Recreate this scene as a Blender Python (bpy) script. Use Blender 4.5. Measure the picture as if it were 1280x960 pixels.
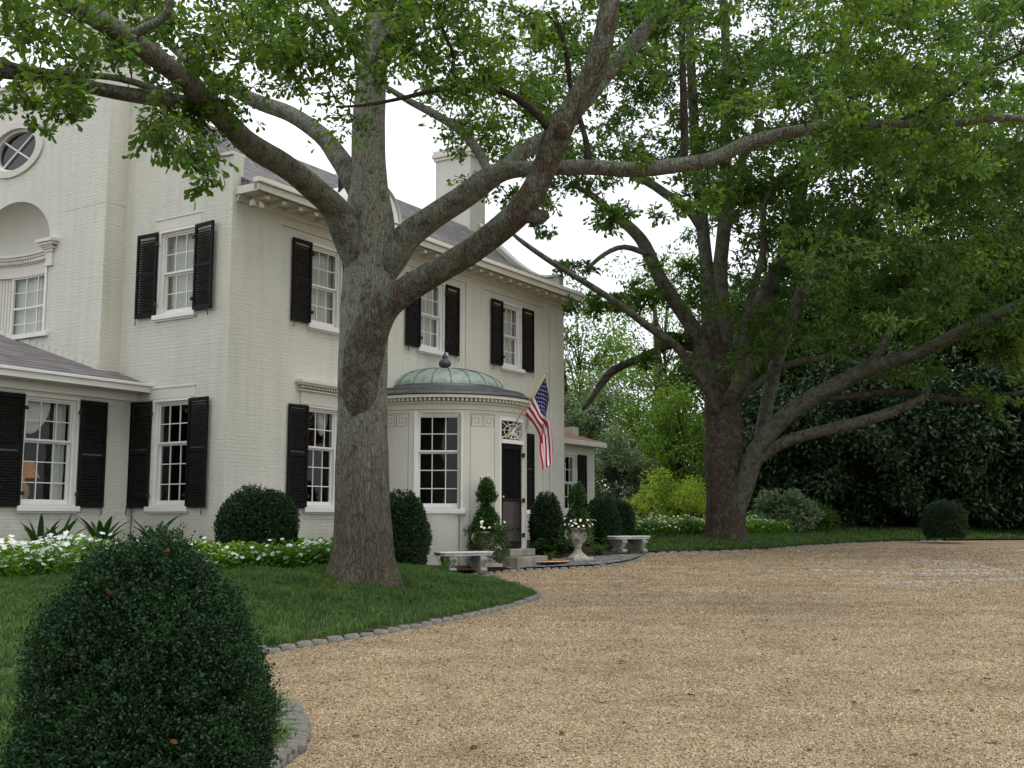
import bpy, bmesh, math, random
import numpy as np
from mathutils import Matrix, Vector
from mathutils.geometry import tessellate_polygon, delaunay_2d_cdt
for o in list(bpy.data.objects): bpy.data.objects.remove(o)
C = bpy.context.scene.collection
R = math.radians
rng = np.random.default_rng(7)
random.seed(7)

# ---------------------------------------------------------------- camera, light, exposure
F = 1372.0; HY = 650.0; PITCH = math.atan((HY-480)/F); EYE = 1.6
cam = bpy.data.cameras.new('camera'); co = bpy.data.objects.new('camera', cam); C.objects.link(co)
co.location = (0, 0, EYE); co.rotation_euler = (math.pi/2+PITCH, 0, 0)
cam.sensor_width = 36; cam.lens = F/1280*36; cam.clip_end = 2000; cam.clip_start = .05
bpy.context.scene.camera = co

SUN_EL, SUN_AZ = R(70), R(140)      # azimuth measured from +Y (view direction) clockwise
w = bpy.data.worlds.new('World'); bpy.context.scene.world = w; w.use_nodes = True
nt = w.node_tree; N = nt.nodes; Lk = nt.links
N.clear()
out = N.new('ShaderNodeOutputWorld'); bg = N.new('ShaderNodeBackground')
sky = N.new('ShaderNodeTexSky'); sky.sky_type = 'NISHITA'; sky.sun_disc = False
sky.sun_elevation = SUN_EL; sky.sun_rotation = SUN_AZ; sky.air_density = 1.5; sky.dust_density = 3
tc = N.new('ShaderNodeTexCoord'); nz = N.new('ShaderNodeTexNoise'); nz.inputs['Scale'].default_value = 2.2; nz.inputs['Detail'].default_value = 6
rp = N.new('ShaderNodeValToRGB'); rp.color_ramp.elements[0].position = .3; rp.color_ramp.elements[1].position = .75
rp.color_ramp.elements[0].color = (6.6, 6.9, 7.6, 1); rp.color_ramp.elements[1].color = (10.4, 10.5, 10.8, 1)
mx = N.new('ShaderNodeMix'); mx.data_type = 'RGBA'; mx.inputs[0].default_value = .88
Lk.new(tc.outputs['Generated'], nz.inputs['Vector']); Lk.new(nz.outputs['Fac'], rp.inputs['Fac'])
Lk.new(sky.outputs[0], mx.inputs[6]); Lk.new(rp.outputs[0], mx.inputs[7]); Lk.new(mx.outputs[2], bg.inputs[0])
bg.inputs[1].default_value = .15
Lk.new(bg.outputs[0], out.inputs[0])
sl = bpy.data.lights.new('sun', 'SUN'); sl.energy = 1.2; sl.angle = R(25); sl.color = (1, .96, .88)
so = bpy.data.objects.new('sun', sl); C.objects.link(so); so.location = (0, 0, 40)
sd = Vector((math.sin(SUN_AZ)*math.cos(SUN_EL), math.cos(SUN_AZ)*math.cos(SUN_EL), math.sin(SUN_EL)))
so.rotation_euler = sd.to_track_quat('Z', 'Y').to_euler()
sc = bpy.context.scene
sc.view_settings.view_transform = 'Standard'; sc.view_settings.look = 'None'; sc.view_settings.gamma = 1
sc.view_settings.exposure = 0.22; sc.view_settings.use_curve_mapping = False
sc.render.engine = 'CYCLES'
sc.cycles.max_bounces = 8; sc.cycles.diffuse_bounces = 4; sc.cycles.transparent_max_bounces = 12; sc.cycles.transmission_bounces = 4
sc.cycles.use_denoising = True; sc.cycles.caustics_reflective = False; sc.cycles.caustics_refractive = False

# ---------------------------------------------------------------- measuring helpers (a photo pixel + a real distance = a point in the place)
cpp, spp = math.cos(PITCH), math.sin(PITCH)
def ray(px, py):
    x = (px-640)/F; y = -(py-480)/F
    return np.array([x, cpp-y*spp, spp+y*cpp])
def at(px, py, D):
    r = ray(px, py); return r/r[1]*D+np.array([0, 0, EYE])
HD = R(32.2)
U = np.array([math.sin(HD), math.cos(HD), 0]); V = np.array([-math.cos(HD), math.sin(HD), 0])
r0 = ray(278, 650); C0 = r0/r0[1]*21; C0[2] = 0
def hw(X, Y, z=0): return C0+U*X+V*Y+np.array([0, 0, z])       # house coordinates to world
def wh(p): q = np.asarray(p)-C0; return float(q@U), float(q@V)

# ---------------------------------------------------------------- materials
MATS = {}
def newmat(name, col=(.5, .5, .5), rough=.7, spec=.3, metal=0):
    m = bpy.data.materials.new(name); m.use_nodes = True
    b = m.node_tree.nodes['Principled BSDF']
    b.inputs['Base Color'].default_value = (*col, 1); b.inputs['Roughness'].default_value = rough
    b.inputs['Specular IOR Level'].default_value = spec; b.inputs['Metallic'].default_value = metal
    MATS[name] = m
    return m, m.node_tree, b
def nn(t, kind, **kw):
    n = t.nodes.new('ShaderNode'+kind)
    for k, v in kw.items():
        if k in n.inputs: n.inputs[k].default_value = v
        else: setattr(n, k, v)
    return n
def ramp(t, fac, stops):
    r = t.nodes.new('ShaderNodeValToRGB'); e = r.color_ramp.elements
    while len(e) < len(stops): e.new(.5)
    for i, (p, c) in enumerate(stops):
        e[i].position = p; e[i].color = (*c, 1) if len(c) == 3 else c
    t.links.new(fac, r.inputs[0]); return r.outputs[0]
def mixc(t, fac, a, b, mode='MIX'):
    m = t.nodes.new('ShaderNodeMix'); m.data_type = 'RGBA'; m.blend_type = mode
    for s, v in ((0, fac), (6, a), (7, b)):
        if hasattr(v, 'links') or isinstance(v, bpy.types.NodeSocket): t.links.new(v, m.inputs[s])
        elif s == 0: m.inputs[0].default_value = v
        else: m.inputs[s].default_value = (*v, 1)
    return m.outputs[2]
def bump(t, b, h, strength=.3, dist=.01):
    n = t.nodes.new('ShaderNodeBump'); n.inputs['Strength'].default_value = strength; n.inputs['Distance'].default_value = dist
    t.links.new(h, n.inputs['Height']); t.links.new(n.outputs[0], b.inputs['Normal']); return n
def noise(t, vec, scale, detail=4, rough=.55):
    n = nn(t, 'TexNoise', Scale=scale, Detail=detail, Roughness=rough)
    if vec is not None: t.links.new(vec, n.inputs['Vector'])
    return n.outputs['Fac']
def objco(t): return nn(t, 'TexCoord').outputs['Object']
def mapping(t, vec, scale=(1, 1, 1), rot=(0, 0, 0)):
    m = t.nodes.new('ShaderNodeMapping'); m.inputs['Scale'].default_value = scale; m.inputs['Rotation'].default_value = rot
    t.links.new(vec, m.inputs['Vector']); return m.outputs[0]

def wallvec(t):   # object-space (X or Y, Z) chosen by which way the wall faces
    c = nn(t, 'TexCoord'); s = nn(t, 'SeparateXYZ'); t.links.new(c.outputs['Object'], s.inputs[0])
    ns = nn(t, 'SeparateXYZ'); t.links.new(c.outputs['Normal'], ns.inputs[0])
    a = nn(t, 'Math', operation='ABSOLUTE'); t.links.new(ns.outputs[0], a.inputs[0])
    g = nn(t, 'Math', operation='GREATER_THAN'); t.links.new(a.outputs[0], g.inputs[0]); g.inputs[1].default_value = .6
    m = nn(t, 'Mix', data_type='FLOAT'); t.links.new(g.outputs[0], m.inputs[0]); t.links.new(s.outputs[0], m.inputs[2]); t.links.new(s.outputs[1], m.inputs[3])
    cb = nn(t, 'CombineXYZ'); t.links.new(m.outputs[0], cb.inputs[0]); t.links.new(s.outputs[2], cb.inputs[1])
    return cb.outputs[0], c.outputs['Object']

def mk_brick():
    m, t, b = newmat('painted_brick', rough=.62, spec=.3)
    v, o = wallvec(t)
    nzz = noise(t, v, 5, 3); wob = nn(t, 'VectorMath', operation='MULTIPLY_ADD')
    nc = nn(t, 'TexNoise', Scale=6, Detail=2); t.links.new(v, nc.inputs['Vector'])
    t.links.new(nc.outputs['Color'], wob.inputs[0]); wob.inputs[1].default_value = (.008, .008, 0); t.links.new(v, wob.inputs[2])
    br = nn(t, 'TexBrick', Scale=1.0); t.links.new(wob.outputs[0], br.inputs['Vector'])
    br.inputs['Brick Width'].default_value = .215; br.inputs['Row Height'].default_value = .073
    br.inputs['Mortar Size'].default_value = .006; br.inputs['Mortar Smooth'].default_value = .6; br.inputs['Bias'].default_value = -.1
    br.inputs['Color1'].default_value = (.585, .587, .52, 1); br.inputs['Color2'].default_value = (.57, .572, .505, 1); br.inputs['Mortar'].default_value = (.565, .565, .50, 1)
    big = noise(t, o, .55, 5); fine = noise(t, o, 30, 3)
    c = mixc(t, 1.0, br.outputs['Color'], ramp(t, big, [(.3, (.92, .93, .92)), (.7, (1.03, 1.02, 1.0))]), 'MULTIPLY')
    streak = noise(t, mapping(t, v, (3.2, .22, 1)), 1.6, 4)
    c = mixc(t, 1.0, c, ramp(t, streak, [(.35, (.93, .93, .90)), (.6, (1, 1, 1))]), 'MULTIPLY')
    sz = nn(t, 'SeparateXYZ'); t.links.new(o, sz.inputs[0]); dn = nn(t, 'Math', operation='MULTIPLY_ADD'); t.links.new(noise(t, v, 3, 5), dn.inputs[0]); dn.inputs[1].default_value = -1.1; t.links.new(sz.outputs[2], dn.inputs[2])
    c = mixc(t, 1, c, ramp(t, dn.outputs[0], [(.35, (.72, .72, .62)), (.95, (1, 1, 1))]), 'MULTIPLY')      # rain splash on the lowest courses
    spk = noise(t, v, 17, 2); c = mixc(t, 1, c, ramp(t, spk, [(.70, (1, 1, 1)), (.78, (.80, .78, .72))]), 'MULTIPLY')
    t.links.new(c, b.inputs['Base Color'])
    inv = nn(t, 'Math', operation='MULTIPLY_ADD'); t.links.new(br.outputs['Fac'], inv.inputs[0]); inv.inputs[1].default_value = -1
    lump = noise(t, mapping(t, v, (5, 13.7, 1)), 1.0, 5, .7); ls = nn(t, 'Math', operation='MULTIPLY_ADD'); t.links.new(lump, ls.inputs[0]); ls.inputs[1].default_value = 2.2; t.links.new(fine, ls.inputs[2])
    t.links.new(ls.outputs[0], inv.inputs[2]); bump(t, b, inv.outputs[0], .7, .007)
mk_brick()
def mk_plain(name, c1, c2, scale=3, rough=.5, bs=.15, spec=.35, fine=60, bd=.003):
    m, t, b = newmat(name, rough=rough, spec=spec); o = objco(t)
    f = noise(t, o, scale, 6, .6)
    t.links.new(ramp(t, f, [(.3, c1), (.7, c2)]), b.inputs['Base Color']); bump(t, b, noise(t, o, fine, 4), bs, bd); return m, t, b
mk_plain('stucco', (.50, .495, .43), (.56, .555, .485), 1.2, .6, .3)
mk_plain('groove', (.26, .25, .215), (.33, .315, .27), 2, .8)
mk_plain('white_trim', (.64, .64, .60), (.72, .71, .67), 2, .42)
mk_plain('cream_trim', (.55, .535, .465), (.60, .585, .51), 2, .5)
mk_plain('shutter_paint', (.007, .006, .007), (.011, .010, .0105), 5, .6, .1, .12)
mk_plain('iron', (.012, .011, .011), (.03, .026, .024), 12, .6)
mk_plain('screen_dark', (.003, .003, .0035), (.005, .005, .005), 4, .8, .1, .08)
mk_plain('door_panel', (.026, .020, .017), (.042, .034, .029), 3, .35)
mk_plain('curtain', (.62, .62, .58), (.74, .74, .70), 2, .8)
mk_plain('blind', (.50, .51, .45), (.62, .62, .55), 1.5, .8)
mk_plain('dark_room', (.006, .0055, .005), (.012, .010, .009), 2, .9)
mk_plain('lead', (.028, .029, .032), (.075, .076, .08), 5, .5, .4, .5, 12, .01)
mk_plain('concrete', (.36, .36, .36), (.60, .60, .59), 9, .8, .5, .2, 45, .006)
mk_plain('aged_shaded_concrete', (.10, .10, .09), (.40, .40, .37), 11, .85, .6, .2, 35, .01)  # bench legs: lichened concrete, with their shade painted in as a darker tone
mk_plain('old_stone', (.27, .25, .20), (.48, .45, .37), 10, .85, .5, .2, 40, .006)
mk_plain('step_stone', (.17, .16, .13), (.30, .285, .24), 4, .85, .4, .2, 40, .004)
mk_plain('granite', (.095, .088, .078), (.26, .245, .22), 9, .8, .6, .25, 55, .006)
mk_plain('pale_cobble', (.20, .195, .18), (.36, .35, .325), 9, .85, .5, .2, 40, .006)
mk_plain('doormat', (.24, .11, .035), (.35, .17, .06), 30, .95, .8, .1, 200, .01)
mk_plain('mat_edge', (.45, .42, .36), (.55, .5, .44), 30, .9)
mk_plain('pole_wood', (.42, .25, .10), (.55, .34, .15), 20, .4)
mk_plain('brass', (.55, .35, .10), (.6, .4, .14), 5, .35, .1)
mk_plain('dead_leaf', (.07, .028, .012), (.15, .055, .022), 9, .9, .1, .05)
mk_plain('petal', (.78, .79, .77), (.86, .86, .84), 5, .6)
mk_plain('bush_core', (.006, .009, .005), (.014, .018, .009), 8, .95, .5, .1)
mk_plain('lamp_base', (.5, .36, .12), (.6, .42, .16), 6, .4)

def mk_slate():
    m, t, b = newmat('roof_shingle', rough=.75, spec=.3); o = objco(t)
    s = nn(t, 'SeparateXYZ'); t.links.new(o, s.inputs[0])
    ad = nn(t, 'Math', operation='ADD'); t.links.new(s.outputs[0], ad.inputs[0]); t.links.new(s.outputs[1], ad.inputs[1])
    mz = nn(t, 'Math', operation='MULTIPLY'); t.links.new(s.outputs[2], mz.inputs[0]); mz.inputs[1].default_value = 1.7
    cb = nn(t, 'CombineXYZ'); t.links.new(ad.outputs[0], cb.inputs[0]); t.links.new(mz.outputs[0], cb.inputs[1])
    br = nn(t, 'TexBrick', Scale=1.0); t.links.new(cb.outputs[0], br.inputs['Vector'])
    br.inputs['Brick Width'].default_value = .24; br.inputs['Row Height'].default_value = .16; br.inputs['Mortar Size'].default_value = .016
    br.inputs['Color1'].default_value = (.12, .115, .12, 1); br.inputs['Color2'].default_value = (.21, .20, .20, 1); br.inputs['Mortar'].default_value = (.035, .034, .036, 1)
    c = mixc(t, 1, br.outputs['Color'], ramp(t, noise(t, o, 1.5, 5), [(.3, (.8, .8, .8)), (.7, (1.15, 1.1, 1.08))]), 'MULTIPLY')
    t.links.new(c, b.inputs['Base Color'])
    iv = nn(t, 'Math', operation='SUBTRACT'); iv.inputs[0].default_value = 1; t.links.new(br.outputs['Fac'], iv.inputs[1]); bump(t, b, iv.outputs[0], .8, .02)
mk_slate()
def mk_tile():
    m, t, b = newmat('clay_tile', rough=.8); o = objco(t)
    wv = nn(t, 'TexWave', Scale=3.2, Distortion=.6); t.links.new(o, wv.inputs['Vector'])
    t.links.new(mixc(t, .4, ramp(t, noise(t, o, 6, 4), [(.3, (.20, .07, .04)), (.7, (.36, .15, .09))]), ramp(t, wv.outputs['Fac'], [(0, (.12, .05, .03)), (1, (.4, .18, .12))])), b.inputs['Base Color'])
    bump(t, b, wv.outputs['Fac'], .8, .04)
mk_tile()
def mk_copper():
    m, t, b = newmat('green_copper', rough=.5, spec=.5); o = objco(t)
    f = noise(t, o, 3, 6, .65); g = noise(t, mapping(t, o, (1, 1, .3)), 9, 5)
    c = ramp(t, f, [(.3, (.13, .18, .155)), (.5, (.24, .31, .27)), (.62, (.20, .26, .23)), (.78, (.10, .12, .11))])
    t.links.new(mixc(t, 1, c, ramp(t, g, [(.3, (.72, .72, .72)), (.6, (1.05, 1.05, 1.05))]), 'MULTIPLY'), b.inputs['Base Color'])
    bump(t, b, g, .2, .005)
mk_copper()
def mk_glass():
    m = bpy.data.materials.new('window_glass'); m.use_nodes = True; t = m.node_tree; t.nodes.clear(); MATS['window_glass'] = m
    o = nn(t, 'OutputMaterial'); tr = nn(t, 'BsdfTransparent'); tr.inputs[0].default_value = (.85, .88, .87, 1)
    gl = nn(t, 'BsdfGlossy', Roughness=.02); lw = nn(t, 'LayerWeight', Blend=.5); fr = nn(t, 'Math', operation='POWER'); t.links.new(lw.outputs['Facing'], fr.inputs[0]); fr.inputs[1].default_value = 4.0
    ad = nn(t, 'Math', operation='MULTIPLY_ADD'); t.links.new(fr.outputs[0], ad.inputs[0]); ad.inputs[1].default_value = .9; ad.inputs[2].default_value = .03
    bn = nn(t, 'Bump', Strength=.12, Distance=.02); t.links.new(noise(t, objco(t), 2.5, 2), bn.inputs['Height']); t.links.new(bn.outputs[0], gl.inputs['Normal'])
    mx = nn(t, 'MixShader'); t.links.new(ad.outputs[0], mx.inputs[0]); t.links.new(tr.outputs[0], mx.inputs[1]); t.links.new(gl.outputs[0], mx.inputs[2]); t.links.new(mx.outputs[0], o.inputs[0])
mk_glass()
def mk_bark(name, c1, c2, lich, lamt=.5, byz=None):
    m, t, b = newmat(name, rough=.9, spec=.15); o = objco(t)
    v = mapping(t, o, (1, 1, .22))
    vo = nn(t, 'TexVoronoi', Scale=22, feature='DISTANCE_TO_EDGE'); wn = nn(t, 'TexNoise', Scale=14, Detail=4); t.links.new(v, wn.inputs['Vector'])
    wv = nn(t, 'VectorMath', operation='MULTIPLY_ADD'); t.links.new(wn.outputs['Color'], wv.inputs[0]); wv.inputs[1].default_value = (.07, .07, .07); t.links.new(v, wv.inputs[2])
    t.links.new(wv.outputs[0], vo.inputs['Vector'])
    f = noise(t, v, 16, 8, .7)
    base = mixc(t, 1, ramp(t, f, [(.3, c1), (.7, c2)]), ramp(t, vo.outputs['Distance'], [(0, (.45, .42, .4)), (.12, (1, 1, 1))]), 'MULTIPLY')
    ln = noise(t, o, 5, 10, .78); lm = ramp(t, ln, [(.55-.12*lamt, (0, 0, 0)), (.62-.12*lamt, (1, 1, 1))])
    if byz:      # old trunks: bare brown ridged bark low down, lichen crust higher up
        sp_ = nn(t, 'SeparateXYZ'); t.links.new(o, sp_.inputs[0]); mr = nn(t, 'MapRange'); mr.inputs[1].default_value = byz[0]; mr.inputs[2].default_value = byz[1]; mr.inputs[3].default_value = .12; t.links.new(sp_.outputs[2], mr.inputs[0])
        lm = mixc(t, 1, lm, mr.outputs[0], 'MULTIPLY'); base = mixc(t, 1, base, ramp(t, mr.outputs[0], [(.1, (.62, .56, .5)), (1, (1, 1, 1))]), 'MULTIPLY')
    l2 = mixc(t, ramp(t, noise(t, o, 50, 3), [(.35, (0, 0, 0)), (.6, (.75, .75, .75))]), base, lich)
    t.links.new(mixc(t, lm, base, l2), b.inputs['Base Color'])
    mu = nn(t, 'Math', operation='MULTIPLY_ADD'); t.links.new(ramp(t, vo.outputs['Distance'], [(0, (0, 0, 0)), (.2, (1, 1, 1))]), mu.inputs[0]); mu.inputs[1].default_value = .6; t.links.new(f, mu.inputs[2])
    bump(t, b, mu.outputs[0], .9, .03)
mk_bark('oak_bark', (.08, .07, .05), (.22, .20, .155), (.31, .345, .28), 1.15, (.6, 3.8))
mk_bark('bough_bark', (.06, .05, .038), (.15, .13, .10), (.20, .24, .18), .5)
mk_bark('limb_bark', (.07, .062, .047), (.18, .165, .13), (.24, .28, .225), .95)
mk_bark('far_bark', (.045, .033, .023), (.11, .085, .06), (.16, .19, .13), .3)
mk_bark('far_limb_bark', (.05, .043, .032), (.12, .11, .082), (.18, .21, .155), .9)
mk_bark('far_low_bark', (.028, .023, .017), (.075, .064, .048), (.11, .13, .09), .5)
mk_bark('twig_bark', (.03, .025, .018), (.07, .055, .04), (.1, .12, .08), .2)

def mk_leaf(name, cols, trans=.35, rough=.45, gloss=.25, tcol=1.6, drift=(.9, (.62, .72, .7), (1.35, 1.22, 1.0))):
    m = bpy.data.materials.new(name); m.use_nodes = True; t = m.node_tree; t.nodes.clear(); MATS[name] = m
    o = nn(t, 'OutputMaterial'); g = nn(t, 'NewGeometry')
    c = ramp(t, g.outputs['Random Per Island'], [(i/(len(cols)-1) if len(cols) > 1 else 0, k) for i, k in enumerate(cols)])
    c = mixc(t, 1, c, ramp(t, noise(t, objco(t), drift[0], 3), [(.32, drift[1]), (.5, (1, 1, 1)), (.68, drift[2])]), 'MULTIPLY')
    p = nn(t, 'BsdfPrincipled', Roughness=rough); p.inputs['Specular IOR Level'].default_value = gloss; t.links.new(c, p.inputs['Base Color'])
    tr = nn(t, 'BsdfTranslucent'); t.links.new(mixc(t, 1, c, (tcol, tcol*1.15, tcol*.5), 'MULTIPLY'), tr.inputs[0])
    mx = nn(t, 'MixShader'); mx.inputs[0].default_value = trans
    t.links.new(p.outputs[0], mx.inputs[1]); t.links.new(tr.outputs[0], mx.inputs[2]); t.links.new(mx.outputs[0], o.inputs[0])
mk_leaf('oak_leaf', [(.05, .10, .018), (.072, .132, .022), (.10, .17, .028), (.06, .108, .03), (.16, .20, .03)], .46, tcol=1.9)
mk_leaf('far_oak_leaf', [(.04, .082, .018), (.062, .115, .022), (.085, .15, .028), (.05, .09, .025)], .40, tcol=1.75)
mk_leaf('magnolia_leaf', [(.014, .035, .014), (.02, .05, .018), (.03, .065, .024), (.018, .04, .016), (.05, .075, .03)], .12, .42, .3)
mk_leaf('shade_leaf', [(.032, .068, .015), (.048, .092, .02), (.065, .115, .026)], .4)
mk_leaf('lime_leaf', [(.24, .31, .045), (.33, .40, .06), (.28, .36, .05), (.17, .25, .04)], .42)
mk_leaf('pink_leaf', [(.24, .26, .10), (.32, .30, .15), (.16, .22, .05), (.38, .30, .2)], .35)
mk_leaf('mid_leaf', [(.07, .14, .02), (.10, .19, .03), (.15, .23, .035), (.06, .12, .03), (.2, .24, .03)], .42)
mk_leaf('grey_leaf', [(.10, .15, .08), (.15, .20, .12), (.06, .10, .045), (.2, .25, .16)], .3, .35, .4)
mk_leaf('boxwood_leaf', [(.009, .028, .010), (.014, .040, .013), (.022, .058, .019), (.011, .033, .012), (.03, .07, .022)], .15, .5, .18, 1.2, (6, (.7, .75, .75), (1.25, 1.2, 1.1)))
mk_leaf('ball_leaf', [(.012, .032, .010), (.018, .045, .013), (.024, .056, .018)], .12, .45, .3, 1.2)
mk_leaf('grass_leaf', [(.036, .092, .022), (.056, .128, .028), (.085, .165, .040), (.05, .105, .028), (.14, .15, .055)], .32, drift=(2.4, (.62, .72, .78), (1.35, 1.2, .95)))
mk_leaf('bed_leaf', [(.07, .15, .02), (.12, .23, .03), (.17, .30, .04), (.09, .18, .03)], .4)
mk_leaf('broad_leaf', [(.022, .06, .015), (.03, .08, .02)], .2, .35, .4)
mk_leaf('fern_leaf', [(.10, .20, .03), (.15, .28, .04)], .35)
mk_leaf('petals', [(.74, .76, .74), (.84, .85, .83), (.8, .8, .78)], .2, .6, .2, 1)

PAL = [(0, (.13, .09, .055)), (.12, (.23, .16, .085)), (.33, (.34, .25, .14)), (.55, (.39, .30, .18)), (.75, (.44, .355, .235)), (.9, (.53, .475, .36)), (1, (.24, .225, .20))]
def mk_gravel():
    m, t, b = newmat('pea_gravel', rough=.85, spec=.25); o = objco(t)
    vo = nn(t, 'TexVoronoi', Scale=46); t.links.new(o, vo.inputs['Vector'])
    v2 = nn(t, 'TexVoronoi', Scale=75); t.links.new(o, v2.inputs['Vector'])
    s = nn(t, 'SeparateColor'); t.links.new(vo.outputs['Color'], s.inputs[0]); s2 = nn(t, 'SeparateColor'); t.links.new(v2.outputs['Color'], s2.inputs[0])
    pal = PAL
    c = mixc(t, .28, ramp(t, s.outputs[0], pal), ramp(t, s2.outputs[0], pal))
    dk = ramp(t, vo.outputs['Distance'], [(.25, (1, 1, 1)), (.8, (.42, .36, .3))])
    c = mixc(t, .8, c, dk, 'MULTIPLY')
    big = noise(t, o, .35, 5); mid = noise(t, o, 2.2, 4); trk = noise(t, mapping(t, o, (.25, 1.6, 1), (0, 0, .25)), .9, 4)
    c = mixc(t, 1, c, ramp(t, big, [(.3, (.86, .84, .82)), (.7, (1.1, 1.08, 1.05))]), 'MULTIPLY')
    c = mixc(t, 1, c, ramp(t, mid, [(.3, (.88, .87, .86)), (.65, (1.06, 1.05, 1.04))]), 'MULTIPLY')
    c = mixc(t, 1, c, ramp(t, trk, [(.32, (.86, .84, .82)), (.55, (1.03, 1.03, 1.03))]), 'MULTIPLY')
    t.links.new(c, b.inputs['Base Color'])
    h = nn(t, 'Math', operation='MULTIPLY_ADD'); t.links.new(vo.outputs['Distance'], h.inputs[0]); h.inputs[1].default_value = -1; t.links.new(noise(t, o, 8, 3), h.inputs[2])
    bump(t, b, h.outputs[0], .9, .012)
mk_gravel()
mk_plain('lawn_soil', (.022, .030, .012), (.05, .06, .025), 6, .95, .6, .1, 30, .02)
mk_plain('mulch', (.028, .019, .012), (.07, .045, .028), 18, .95, .9, .1, 45, .02)
def mk_flag():
    m, t, b = newmat('flagstone', rough=.85, spec=.2); o = objco(t); vo = nn(t, 'TexVoronoi', Scale=6.5, feature='DISTANCE_TO_EDGE'); t.links.new(o, vo.inputs['Vector']); v2 = nn(t, 'TexVoronoi', Scale=6.5); t.links.new(o, v2.inputs['Vector'])
    sc_ = nn(t, 'SeparateColor'); t.links.new(v2.outputs['Color'], sc_.inputs[0])
    c = mixc(t, 1, ramp(t, sc_.outputs[0], [(0, (.11, .11, .115)), (1, (.25, .245, .24))]), ramp(t, noise(t, o, 20, 5), [(.3, (.7, .7, .7)), (.7, (1.15, 1.12, 1.1))]), 'MULTIPLY')
    e = ramp(t, vo.outputs['Distance'], [(.0, (.25, .22, .18)), (.07, (1, 1, 1))]); t.links.new(mixc(t, 1, c, e, 'MULTIPLY'), b.inputs['Base Color']); bump(t, b, e, .8, .02)
mk_flag()

def mk_pebble():
    m, t, b = newmat('pebble', rough=.7, spec=.3); g = nn(t, 'NewGeometry')
    o = objco(t); c = mixc(t, 1, ramp(t, g.outputs['Random Per Island'], PAL), ramp(t, noise(t, o, 1.1, 6, .65), [(.36, (.70, .67, .64)), (.52, (1.02, 1.0, .98)), (.66, (1.16, 1.14, 1.1))]), 'MULTIPLY')
    c = mixc(t, 1, c, ramp(t, noise(t, mapping(t, o, (.3, 1.4, 1), (0, 0, .2)), .8, 4), [(.36, (.84, .82, .80)), (.55, (1, 1, 1))]), 'MULTIPLY')
    t.links.new(c, b.inputs['Base Color'])
mk_pebble()
# ---------------------------------------------------------------- mesh helpers
class MB:
    def __init__(s): s.v = []; s.f = []; s.m = []
    def add(s, vs, fs, mat=0):
        b = len(s.v); s.v += [tuple(map(float, p)) for p in vs]
        for f in fs: s.f.append(tuple(i+b for i in f)); s.m.append(mat)
    def box(s, x0, x1, y0, y1, z0, z1, mat=0, M=None):
        vs = [(x, y, z) for z in (z0, z1) for y in (y0, y1) for x in (x0, x1)]
        if M is not None: vs = [tuple(M @ Vector(p)) for p in vs]
        s.add(vs, [(0, 2, 3, 1), (4, 5, 7, 6), (0, 1, 5, 4), (1, 3, 7, 5), (3, 2, 6, 7), (2, 0, 4, 6)], mat)
    def tube(s, pts, rads, n=8, mat=0, cap=True, disp=None):
        P = [Vector(p) for p in pts]; b = len(s.v); up = Vector((0, 0, 1)); prev = None
        for i, p in enumerate(P):
            t = (P[min(i+1, len(P)-1)]-P[max(i-1, 0)]).normalized()
            if prev is None:
                a = t.orthogonal().normalized()
            else:
                a = (prev-t*prev.dot(t)).normalized()
            prev = a; c = t.cross(a)
            for k in range(n):
                th = 2*math.pi*k/n; r = rads[i]*(disp(i, th, p) if disp else 1)
                s.v.append(tuple(p+(a*math.cos(th)+c*math.sin(th))*r))
        for i in range(len(P)-1):
            for k in range(n):
                k2 = (k+1) % n; s.f.append((b+i*n+k, b+i*n+k2, b+(i+1)*n+k2, b+(i+1)*n+k)); s.m.append(mat)
        if cap:
            s.f.append(tuple(b+k for k in range(n))[::-1]); s.m.append(mat)
            s.f.append(tuple(b+(len(P)-1)*n+k for k in range(n))); s.m.append(mat)
    def lathe(s, prof, n=24, c=(0, 0, 0), mat=0, a0=0, a1=2*math.pi, rad=None):
        full = abs(a1-a0-2*math.pi) < 1e-6; b = len(s.v); cols = n if full else n+1
        for k in range(cols):
            a = a0+(a1-a0)*k/n
            for r, z in prof:
                q = r*(rad(a, z) if rad else 1)
                s.v.append((c[0]+q*math.cos(a), c[1]+q*math.sin(a), c[2]+z))
        L = len(prof)
        for k in range(n):
            k2 = (k+1) % cols
            for j in range(L-1):
                s.f.append((b+k*L+j, b+k2*L+j, b+k2*L+j+1, b+k*L+j+1)); s.m.append(mat)
    def poly(s, outer, holes, fn, mat=0):
        loops = [[Vector((a, b, 0)) for a, b in l] for l in [outer]+holes]
        tris = tessellate_polygon(loops); flat = [p for l in loops for p in l]
        s.add([fn(p.x, p.y) for p in flat], tris, mat)
    def reveal(s, loop, fn0, fn1, mat=0):
        n = len(loop); vs = [fn0(*p) for p in loop]+[fn1(*p) for p in loop]
        s.add(vs, [(i, (i+1) % n, n+(i+1) % n, n+i) for i in range(n)], mat)
    def build(s, name, mats, parent=None, smooth=False, loc=None, bevel=0, recalc=True):
        me = bpy.data.meshes.new(name); me.from_pydata(s.v, [], s.f)
        for m in ([mats] if isinstance(mats, str) else mats): me.materials.append(MATS[m])
        me.polygons.foreach_set('material_index', s.m)
        if smooth: me.polygons.foreach_set('use_smooth', [True]*len(s.f))
        me.update()
        if recalc:
            bm = bmesh.new(); bm.from_mesh(me); bmesh.ops.recalc_face_normals(bm, faces=bm.faces); bm.to_mesh(me); bm.free()
        o = bpy.data.objects.new(name, me); C.objects.link(o)
        if parent is not None: o.parent = parent
        if loc is not None: o.location = loc
        if bevel:
            bv = o.modifiers.new('bevel', 'BEVEL'); bv.width = bevel; bv.segments = 2; bv.limit_method = 'ANGLE'
        return o
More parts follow.
